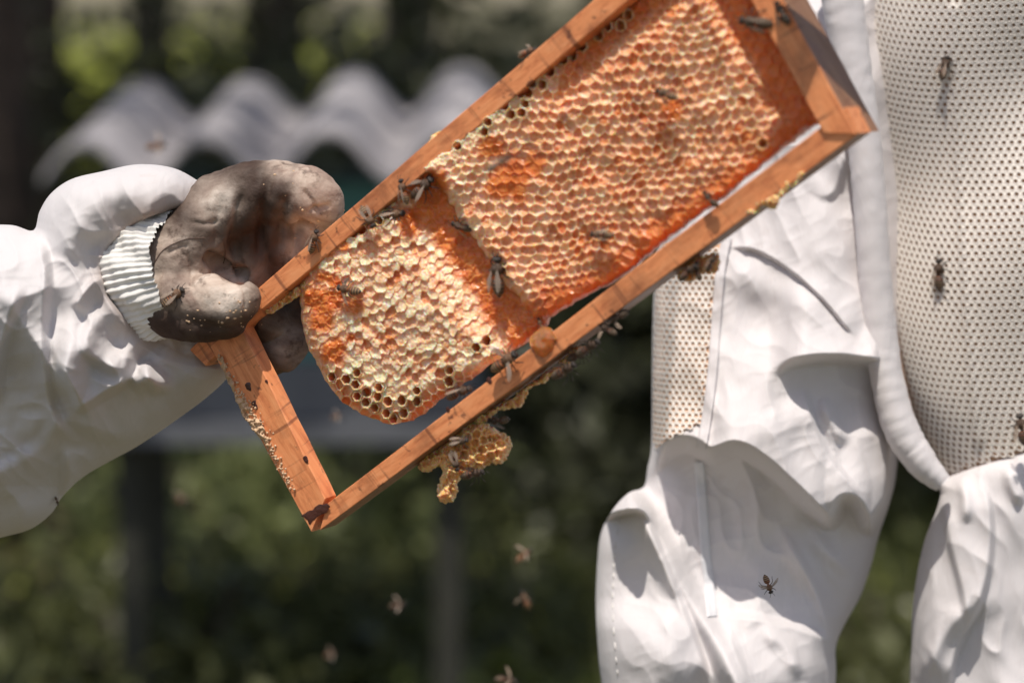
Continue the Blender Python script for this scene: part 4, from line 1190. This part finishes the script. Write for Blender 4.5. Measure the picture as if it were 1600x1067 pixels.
def bee(pos, head, up, length, label, dark=0, spread=0.25, group=None, lift=0.10):
    """pos = centre of the body, head and up directions in world space, length in metres"""
    head = np.asarray(head, float); head /= np.linalg.norm(head); up = np.asarray(up, float)
    up = up - (up @ head) * head; up /= np.linalg.norm(up); sd_ = np.cross(up, head)
    e = bpy.data.objects.new('bee', None); sc.collection.objects.link(e); e.empty_display_size = 0.3
    m = Matrix((tuple(head), tuple(sd_), tuple(up))).transposed().to_4x4()
    e.matrix_world = Matrix.Translation(Vector(pos)) @ m @ Matrix.Scale(length, 4)
    tag(e, label, 'bee', group or 'honey bees')
    b = bpy.data.objects.new('body', BODY[dark]); sc.collection.objects.link(b); b.parent = e
    for s in (-1, 1):
        for me, x, ex in ((FW, 0.22, 0.0), (HW, 0.14, 0.22)):
            w = bpy.data.objects.new('wing', me); sc.collection.objects.link(w); w.parent = e
            w.location = (x, 0.07 * s, 0.115 - 0.012 * (me is HW))
            a = s * -(spread + ex * (1 if spread > .5 else .3) * spread * 1.2)
            w.rotation_euler = (s * -0.15, lift * (1 if spread < .6 else 2.0), a)
            w.scale = (1, s, 1)
    return e

def dirs(px, py, ang, roll):
    """heading at ang degrees counter-clockwise from the picture's right, back facing the camera rolled by roll degrees"""
    a = math.radians(ang)
    h = math.cos(a) * UW + math.sin(a) * VW
    up = -NW; r = math.radians(roll); sd_ = np.cross(up, h)
    return h, up * math.cos(r) + sd_ * math.sin(r)
def fbee(px, py, ang, roll, Lpx, h, label, dark=0, spread=0.25, tilt=0, lift=0.1):
    hd, up = dirs(px, py, ang, roll)
    if tilt: t = math.radians(tilt); hd, up = hd * math.cos(t) - NW * math.sin(t), up * math.cos(t) + NW * math.sin(t) if roll == 0 else up
    d = fdepth(px, py, h)
    return bee(W(px, py, h), hd, up, Lpx * K * float(d), label, dark, spread, None, lift)

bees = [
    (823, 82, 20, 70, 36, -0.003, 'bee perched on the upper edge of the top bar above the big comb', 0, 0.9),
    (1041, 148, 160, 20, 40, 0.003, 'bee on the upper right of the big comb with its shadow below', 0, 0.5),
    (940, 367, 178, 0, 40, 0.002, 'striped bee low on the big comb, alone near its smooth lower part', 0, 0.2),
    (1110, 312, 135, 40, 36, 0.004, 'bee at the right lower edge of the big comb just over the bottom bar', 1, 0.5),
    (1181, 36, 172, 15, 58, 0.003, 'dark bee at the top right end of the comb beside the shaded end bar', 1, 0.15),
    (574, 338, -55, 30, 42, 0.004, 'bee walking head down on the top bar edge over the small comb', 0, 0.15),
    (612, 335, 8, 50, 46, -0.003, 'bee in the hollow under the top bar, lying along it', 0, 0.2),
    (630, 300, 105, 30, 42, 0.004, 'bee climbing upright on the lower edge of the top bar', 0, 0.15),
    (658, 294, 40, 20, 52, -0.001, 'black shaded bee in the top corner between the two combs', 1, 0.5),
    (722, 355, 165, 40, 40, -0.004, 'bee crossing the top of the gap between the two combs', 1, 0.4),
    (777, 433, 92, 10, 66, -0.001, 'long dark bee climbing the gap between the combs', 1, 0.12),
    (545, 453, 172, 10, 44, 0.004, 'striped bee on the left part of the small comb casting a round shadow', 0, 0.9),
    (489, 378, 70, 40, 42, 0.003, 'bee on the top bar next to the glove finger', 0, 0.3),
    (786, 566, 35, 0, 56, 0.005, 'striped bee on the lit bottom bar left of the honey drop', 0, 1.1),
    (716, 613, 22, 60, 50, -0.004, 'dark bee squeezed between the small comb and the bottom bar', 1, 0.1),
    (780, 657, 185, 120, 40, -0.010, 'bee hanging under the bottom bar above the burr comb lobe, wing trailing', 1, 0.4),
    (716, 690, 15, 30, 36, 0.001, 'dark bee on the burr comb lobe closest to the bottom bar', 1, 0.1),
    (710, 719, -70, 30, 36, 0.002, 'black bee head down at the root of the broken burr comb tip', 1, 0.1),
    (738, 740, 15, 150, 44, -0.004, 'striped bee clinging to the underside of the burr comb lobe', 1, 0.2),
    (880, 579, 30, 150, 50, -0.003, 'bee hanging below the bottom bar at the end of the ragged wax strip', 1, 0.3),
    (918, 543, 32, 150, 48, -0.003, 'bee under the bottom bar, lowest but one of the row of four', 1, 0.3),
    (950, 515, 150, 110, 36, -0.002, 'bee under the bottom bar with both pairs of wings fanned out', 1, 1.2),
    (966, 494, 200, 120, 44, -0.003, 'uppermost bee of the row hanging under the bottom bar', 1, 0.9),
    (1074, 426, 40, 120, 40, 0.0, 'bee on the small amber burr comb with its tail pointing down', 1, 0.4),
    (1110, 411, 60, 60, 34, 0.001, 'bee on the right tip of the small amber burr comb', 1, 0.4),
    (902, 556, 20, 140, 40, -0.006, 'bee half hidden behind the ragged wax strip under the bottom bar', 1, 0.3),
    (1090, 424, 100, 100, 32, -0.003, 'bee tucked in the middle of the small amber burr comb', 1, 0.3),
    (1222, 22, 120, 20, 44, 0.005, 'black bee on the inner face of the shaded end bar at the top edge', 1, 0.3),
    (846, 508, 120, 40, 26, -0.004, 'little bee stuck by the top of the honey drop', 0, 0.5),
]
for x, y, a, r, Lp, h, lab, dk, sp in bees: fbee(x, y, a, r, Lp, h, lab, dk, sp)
# bees on the glove and on the jacket
p, nn = hit(gl_bvh, 273, 465)
hd = math.cos(math.radians(38)) * RT + math.sin(math.radians(38)) * UP
bee(p + nn * 0.0022, hd, nn, 44 * S, 'bee walking on the thumb of the leather glove', 0, 0.15)
def fly(px, py, d, ang, roll, Lpx, label, dark=0, spread=1.2, yaw=0.0):
    if px > 1400: Lpx = Lpx * 0.8
    a = math.radians(ang); y = math.radians(yaw)
    h = (math.cos(a) * RT + math.sin(a) * UP) * math.cos(y) - FWD * math.sin(y)
    up = -FWD; r = math.radians(roll); up = up * math.cos(r) + np.cross(up, h) * math.sin(r)
    bee(Q(px, py, d), h, up, Lpx * K * d, label, dark, spread)
fly(777, 256, 1.20, 30, 60, 44, 'grey bee flying in front of the torn honey patch', 0, 0.4)
fly(1475, 107, 1.538, 75, 40, 52, 'bee on the white mesh panel high at the right', 1, 0.2)
fly(1466, 430, 1.544, 88, 80, 66, 'slim bee on the white mesh panel at shoulder height', 1, 0.1)
fly(1597, 672, 1.526, 100, 20, 66, 'dark bee at the lower corner of the mesh panel', 1, 0.3)
fly(1200, 912, 1.42, -70, 10, 32, 'small bee flying in front of the shaded white sleeve', 0, 0.9)
fly(817, 868, 1.75, 40, 50, 34, 'pale blurred bee flying below the frame, upper of a pair', 0, 1.2)
fly(821, 938, 1.75, 110, 50, 32, 'pale blurred bee flying below the frame, lower of a pair', 0, 1.2)
fly(620, 945, 1.85, 10, 30, 26, 'dark reddish blurred bee flying low below the frame corner', 1, 1.0)
fly(525, 651, 1.9, 20, 30, 18, 'faint blurred bee flying between the end bar and the small comb', 0, 1.2)
fly(243, 229, 1.98, 5, 30, 34, 'glowing blurred bee flying in front of the corrugated roof', 0, 1.3)
fly(282, 778, 2.2, 60, 30, 20, 'round blurred bee flying beneath the left sleeve', 0, 1.3)
fly(515, 1022, 2.1, 20, 30, 18, 'blurred bee flying near the bottom edge left of centre', 0, 1.3)
fly(790, 1062, 1.7, -10, 40, 36, 'dark blurred bee flying at the bottom edge near the middle', 1, 1.0)
p, nn = hit(ls_bvh, 84, 779)
if p is None: p, nn = Q(84, 779, 1.40), -FWD
bee(p + nn * 0.002, RT * .3 - UP, nn, 15 * S, 'black insect speck on the lower edge of the left sleeve', 1, 0.1)

# ------------------------------------------------------------------ background: ground, hive, trees
GZ = 0.0
gm, gnt, gb = new_mat('ground_soil_and_turf')
gc = nz(gnt, 1.3, 8, 0.65, coords(gnt))
gcol = ramp(gnt, gc, [(0.3, (0.055, 0.038, 0.026)), (0.48, (0.075, 0.065, 0.032)), (0.7, (0.17, 0.165, 0.065))])
gnt.links.new(gcol, gb.inputs['Base Color']); gb.inputs['Roughness'].default_value = 0.9
bump(gnt, gb, nz(gnt, 25, 6, 0.6, coords(gnt)), 0.8, 0.03)
n = 90
gx = np.concatenate([-np.geomspace(400, 6, 12), np.linspace(-5, 5, n), np.geomspace(6, 400, 12)]); gy = np.concatenate([-np.geomspace(200, 4, 8), np.linspace(-3, 16, n), np.geomspace(18, 800, 14)])
X, Y = np.meshgrid(gx, gy); Z = (fbm(X * .6, Y * .6, 3, 5) - .5) * 0.10 - 0.05
V = np.stack([X, Y, Z], -1).reshape(-1, 3); w_ = len(gx); I = np.arange(len(gy) - 1)[:, None] * w_ + np.arange(w_ - 1)[None]
F = np.stack([I, I + 1, I + w_ + 1, I + w_], -1).reshape(-1, 4)
tag(mk('ground', V, [F], gm, None, True, org=(0, 0, 0)), 'dark earth and grass ground behind the beekeepers', None, None, 'structure')

def leaves(n, cfun, size, name, mat, parent=None, seed=1, org=None, aspect=0.55, up_bias=0.3):
    r = np.random.RandomState(seed)
    C = np.array([cfun(r) for _ in range(n)])
    a = r.normal(size=(n, 3)); a[:, 2] += up_bias * 0; a /= np.linalg.norm(a, axis=1)[:, None]
    nn = r.normal(size=(n, 3)); nn[:, 2] = abs(nn[:, 2]) + up_bias; nn -= (nn * a).sum(1)[:, None] * a; nn /= np.linalg.norm(nn, axis=1)[:, None]
    b = np.cross(nn, a); s = size * r.uniform(0.55, 1.3, (n, 1))
    V = np.stack([C - a * s, C - a * s * .1 + b * s * aspect, C + a * s, C - a * s * .1 - b * s * aspect], 1)
    V[:, 1] += nn * s * 0.25; V[:, 3] += nn * s * 0.25
    V = V.reshape(-1, 3); i = np.arange(n)[:, None] * 4
    return mk(name, V, [np.concatenate([i + [0, 1, 2], i + [0, 2, 3]])], mat, parent, False, org=org)
M['leaf_dark'] = leaf_mat('leaf_dark_green', (0.06, 0.066, 0.032))
M['leaf_mid'] = leaf_mat('leaf_mid_green', (0.12, 0.13, 0.05), 0.5, 0.3)
M['leaf_lite'] = leaf_mat('leaf_yellow_green', (0.26, 0.29, 0.11))
M['grass'] = leaf_mat('grass_blades', (0.17, 0.19, 0.07), 0.5, 0.4)
M['dry'] = leaf_mat('dry_leaves', (0.30, 0.19, 0.12), 0.4)
M['bark'] = simple('tree_bark', (0.075, 0.052, 0.040), 0.9, 0.5, 14, 0.9, 40, 0.02)
M['post'] = simple('grey_post_wood', (0.085, 0.072, 0.058), 0.9, 0.4, 20, 0.6, 60, 0.01)

# grass: single blades as one mass
r = np.random.RandomState(3); n = 42000
gy_ = 4.2 + 10 * r.random(n) ** 1.3; gx_ = (r.random(n) - .5) * (1.2 + gy_ * 0.75)
dens = fbm(gx_ * 1.6, gy_ * 1.2, 3, 12); keep = dens > 0.46
gx_, gy_ = gx_[keep], gy_[keep]; n = len(gx_)
zz = (fbm(gx_ * .6, gy_ * .6, 3, 5) - .5) * 0.10 - 0.05
hh = r.uniform(0.06, 0.26, n) * (0.5 + 1.2 * dens[keep]); a = r.uniform(0, 6.28, n); w = r.uniform(0.004, 0.009, n); ln = r.normal(0, .35, (n, 2)) * hh[:, None]
B = np.stack([gx_, gy_, zz], 1); sx = np.stack([np.cos(a) * w, np.sin(a) * w, 0 * a], 1)
Mi = B + np.stack([ln[:, 0] * .4, ln[:, 1] * .4, hh * .6], 1); T = B + np.stack([ln[:, 0], ln[:, 1], hh], 1)
V = np.stack([B - sx, B + sx, Mi + sx * .8, Mi - sx * .8, T], 1).reshape(-1, 3); i = np.arange(n)[:, None] * 5
tag(mk('grass', V, [i + [0, 1, 2, 3], i + [3, 2, 4]], M['grass'], None, False, org=(0, 8, 0)), 'long green grass covering the ground behind', None, None, 'stuff')
def gl(r):
    y = 4.6 + 8 * r.random() ** 1.2; x = (r.random() - .5) * (1.2 + y * .7); return (x, y, -0.03 + 0.05 * r.random())
tag(leaves(2600, gl, 0.028, 'leaf_litter', M['dry'], None, 8, (0, 8, 0)), 'dry brown leaves lying on the ground', None, None, 'stuff')

def bush(px, py_top, d, w, h, n, mat, label, seed, size=0.03, cat='bush', group='bushes behind the frame'):
    c = Q(px, 533, d); base = np.array([c[0], c[1], -0.03])
    e = empty('bush', base, label, cat, group)
    def f(r):
        k = r.randint(7); ang = k * 2.4; cx, cz = math.cos(ang) * w * .32, h * (.35 + .3 * ((k * 37) % 10) / 10)
        v = r.normal(size=3) * np.array([w * .2, w * .2, h * .17]); p = base + [cx, math.sin(ang) * w * .3, cz] + v
        p[2] = max(p[2], 0.02); return p
    leaves(n, f, size, 'foliage', mat, e, seed)['kind'] = 'stuff'
    mb = MB(); r = random.Random(seed)
    for i in range(6):
        a = r.uniform(0, 6.28); mb.add(*tube_vf([base, base + [math.cos(a) * w * .15, math.sin(a) * w * .15, h * .4], base + [math.cos(a) * w * .3, math.sin(a) * w * .3, h * .75]], [0.012, .008, .003], 5))
    mb.build('stem', M['bark'], e, True)
bush(640, 800, 5.6, 0.8, 0.34, 1600, M['leaf_mid'], 'low glossy bush under the hive stand at the centre', 1)
bush(200, 850, 5.2, 0.7, 0.42, 1500, M['leaf_mid'], 'bright low bush below the left sleeve', 2)
bush(420, 760, 6.4, 0.9, 0.5, 1500, M['leaf_lite'], 'yellow green bush seen behind the end bar', 3)
bush(850, 760, 6.6, 0.9, 0.55, 1700, M['leaf_dark'], 'dark green bush seen right of the burr comb', 4)
bush(880, 960, 5.0, 0.6, 0.20, 1200, M['leaf_lite'], 'pale low plants beside the lower right sleeve', 5, 0.02)
bush(1400, 860, 5.2, 0.8, 0.42, 1600, M['leaf_mid'], 'green bush seen between the two parts of the jacket', 6)
bush(700, 100, 8.5, 2.2, 1.5, 5200, M['leaf_dark'], 'large dark bush above the corrugated roof at right', 7, 0.05)
bush(960, 100, 7.5, 2.0, 1.5, 4000, M['leaf_dark'], 'large dark bush hidden mostly behind the frame', 8, 0.05)
bush(560, 60, 10.5, 1.0, 1.3, 1500, M['leaf_mid'], 'green bush between the trunks above the roof', 9, 0.05)
bush(1400, 500, 7.0, 1.8, 1.5, 3200, M['leaf_dark'], 'tall dark bush hidden behind the right beekeeper', 10, 0.05)

M['meadow'] = leaf_mat('sunlit_meadow_leaves', (0.46, 0.50, 0.10), 0.3, 0.6)
bush(30, 60, 19.0, 2.0, 1.15, 3600, M['meadow'], 'sunlit yellow green bush at the far left beyond the trunks', 21, 0.06)
bush(165, 60, 20.0, 1.9, 1.20, 3800, M['meadow'], 'sunlit yellow green bush between the two left trunks', 22, 0.06)
bush(385, 60, 19.5, 1.4, 1.2, 2800, M['meadow'], 'sunlit yellow green bush behind the middle trunk', 23, 0.06)
bush(500, 60, 20.5, 1.3, 1.25, 1900, M['meadow'], 'far sunlit bush right of the leaning trunk', 24, 0.06)
def tree(px, d, rad, lean, label, seed, crown_r=1.8, ch=3.6, n=2600, ht=None):
    c = Q(px, 533, d); base = np.array([c[0], c[1], -0.06])
    if ht: base = np.array([ht[0], ht[1], -0.06])
    e = empty('tree', base, label, 'tree', 'trees behind the hive')
    mb = MB(); r = random.Random(seed)
    pts = [base + [lean * t * 1.2 + r.gauss(0, .02), r.gauss(0, .03), t * ch] for t in np.linspace(0, 1, 9)]
    mb.add(*tube_vf(pts, np.linspace(rad * 1.35, rad * .5, 9) * np.array([1.2, 1, .95, 1, 1, 1, 1, 1, 1]), 12))
    for i in range(7):
        a = r.uniform(0, 6.28); z0 = r.uniform(.5, .95); p = base + [lean * z0 * 1.2, 0, z0 * ch]
        q = p + [math.cos(a) * crown_r * .7, math.sin(a) * crown_r * .7, r.uniform(.2, .9)]
        mb.add(*tube_vf([p, (p + q) / 2 + [0, 0, .12], q], [rad * .4, rad * .25, rad * .1], 7))
    mb.build('trunk', M['bark'], e, True)
    cc = base + [lean * 1.2, 0, ch + .3]
    def f(r):
        k = r.randint(12); ang = k * 2.4; cen = cc + [math.cos(ang) * crown_r * .6, math.sin(ang) * crown_r * .6, (((k * 53) % 10) / 10 - .35) * 1.6]
        return cen + r.normal(size=3) * crown_r * .26
    leaves(n, f, 0.075, 'crown', M['leaf_dark'], e, seed)['kind'] = 'stuff'
tree(88, 9.0, 0.07, 0.0, 'dark trunk left of the corrugated roof', 1)
tree(228, 10.5, 0.075, 0.1, 'thin dark trunk above the left end of the roof', 2)
tree(440, 9.5, 0.10, -0.1, 'dark leaning trunk above the middle of the roof', 3)
tree(5, 7.5, 0.06, 0.0, 'thin trunk at the left border of the picture', 4)
tree(620, 12, 0.12, 0.1, 'dark trunk half hidden in the big bush', 5)
tree(1000, 10, 0.12, 0.1, 'trunk hidden behind the honeycomb', 6)

for k_, (wx, wy, lab) in enumerate([(-2.6, 5.2, 'added unseen tree whose wide crown gives shade from outside the left border'), (2.7, 5.6, 'added unseen tree whose wide crown gives shade from outside the right border')]):  # unseen trees added to keep the background in shade
    e_ = tree(800, 5.0, 0.11, 0.5 if wx < 0 else -0.5, lab, 30 + k_, 2.3, 4.2, 2900, (wx, wy))
bush(560, 930, 5.6, 0.9, 0.16, 700, M['leaf_lite'], 'thin pale weeds at the bottom middle', 31, 0.022)
bush(300, 900, 5.8, 0.9, 0.26, 650, M['meadow'], 'sparse sunlit weeds below the hive', 32, 0.022)
bush(900, 1000, 5.3, 0.8, 0.22, 650, M['meadow'], 'sparse sunlit weeds by the lower sleeve', 33, 0.022)
bush(60, 960, 5.6, 0.7, 0.16, 500, M['dry'], 'low reddish brown weeds at the lower left', 34, 0.02)
bush(1400, 900, 5.9, 0.7, 0.22, 500, M['meadow'], 'sparse sunlit weeds in the gap of the jacket', 35, 0.016)
# hive with corrugated sheet roof
HD = 4.77; HS = K * HD
hb = Q(440, 690, HD); hz0 = hb[2]
M['teal'] = simple('teal_painted_boards', (0.05, 0.17, 0.17), 0.6, 0.25, 6)
M['greybox'] = simple('weathered_grey_boards', (0.11, 0.115, 0.13), 0.75, 0.25, 8)
M['legwood'] = simple('dark_stand_wood', (0.03, 0.03, 0.022), 0.8, 0.3, 10)
M['asb'] = simple('fibre_cement_sheet', (0.30, 0.285, 0.30), 0.85, 0.35, 7, 0.5, 60, 0.004)
hive = empty('beehive', (hb[0], hb[1] + .22, -0.04), 'teal beehive on a stand under a wavy grey corrugated roof sheet', 'beehive')
x0, x1 = Q(150, 533, HD)[0], Q(745, 533, HD)[0]; cx, hw = (x0 + x1) / 2, (x1 - x0) / 2
yf = hb[1]; 
def zrow(py): return Q(800, py, HD)[2]
def hbox(name, za, zb, inset, mat, d=0.46):
    c = (cx, yf + d / 2, (za + zb) / 2); v, f = box_vf(c, (hw - inset, 0, 0), (0, d / 2 - inset, 0), (0, 0, (zb - za) / 2))
    return MB().add(v, f).build(name, mat, hive)
zt = zrow(285); zm = zrow(560); zb_ = zrow(655)
hbox('hive_box', zm + .002, (zt + zm) / 2 - .002, 0, M['teal']); up_ = hbox('hive_box', (zt + zm) / 2 + .002, zt, 0.004, M['teal'])
hbox('lower_box', zb_ + .002, zm - .002, 0.002, M['greybox'])
hbox('stand_rail', zrow(690), zb_ - .002, -0.02, M['greybox'], 0.50)
for sx in (-1, 1):
    for yy in (.06, .43):
        v, f = box_vf((cx + sx * (hw - .05), yf + yy, (zrow(690) - .04) / 2), (.022, 0, 0), (0, .022, 0), (0, 0, (zrow(690) + .03) / 2)); MB().add(v, f).build('stand_leg', M['legwood'], hive)
# roof sheet
nx_, ny_ = 180, 14; pitch = 0.198; V = []
rx0, rx1 = Q(96, 533, HD)[0], Q(860, 533, HD)[0]
for lay in (0, 1):
    for j in range(ny_):
        for i in range(nx_):
            x = rx0 + (rx1 - rx0) * i / (nx_ - 1); t = j / (ny_ - 1)
            ph = (x - Q(70, 533, HD + .62)[0]) / pitch * 2 * math.pi
            z = zrow(258) + 0.036 * (1 - 2 * abs(math.sin(ph / 2)) ** 2.7) + (x - rx0) * 0.04 + 0.012 + t * 0.075 - lay * 0.016 + (vnoise(np.array([x * 9]), np.array([t * 4.]), 7)[0] - .5) * .012
            V.append((x, yf - 0.16 + t * 0.80, z))
I = np.arange(ny_ - 1)[:, None] * nx_ + np.arange(nx_ - 1)[None]; N1 = nx_ * ny_
F = [np.stack([I, I + 1, I + nx_ + 1, I + nx_], -1).reshape(-1, 4), np.stack([I, I + nx_, I + nx_ + 1, I + 1], -1).reshape(-1, 4) + N1]
e1 = [[i, i + N1, i + 1 + N1, i + 1] for i in range(nx_ - 1)]; e2 = [[(ny_ - 1) * nx_ + i, (ny_ - 1) * nx_ + i + 1, (ny_ - 1) * nx_ + i + 1 + N1, (ny_ - 1) * nx_ + i + N1] for i in range(nx_ - 1)]
e3 = [[j * nx_, (j + 1) * nx_, (j + 1) * nx_ + N1, j * nx_ + N1] for j in range(ny_ - 1)]; e4 = [[j * nx_ + nx_ - 1, j * nx_ + nx_ - 1 + N1, (j + 1) * nx_ + nx_ - 1 + N1, (j + 1) * nx_ + nx_ - 1] for j in range(ny_ - 1)]
mk('corrugated_roof', np.array(V), [np.concatenate([F[0], F[1], np.array(e1), np.array(e2), np.array(e3), np.array(e4)])], M['asb'], hive, True)
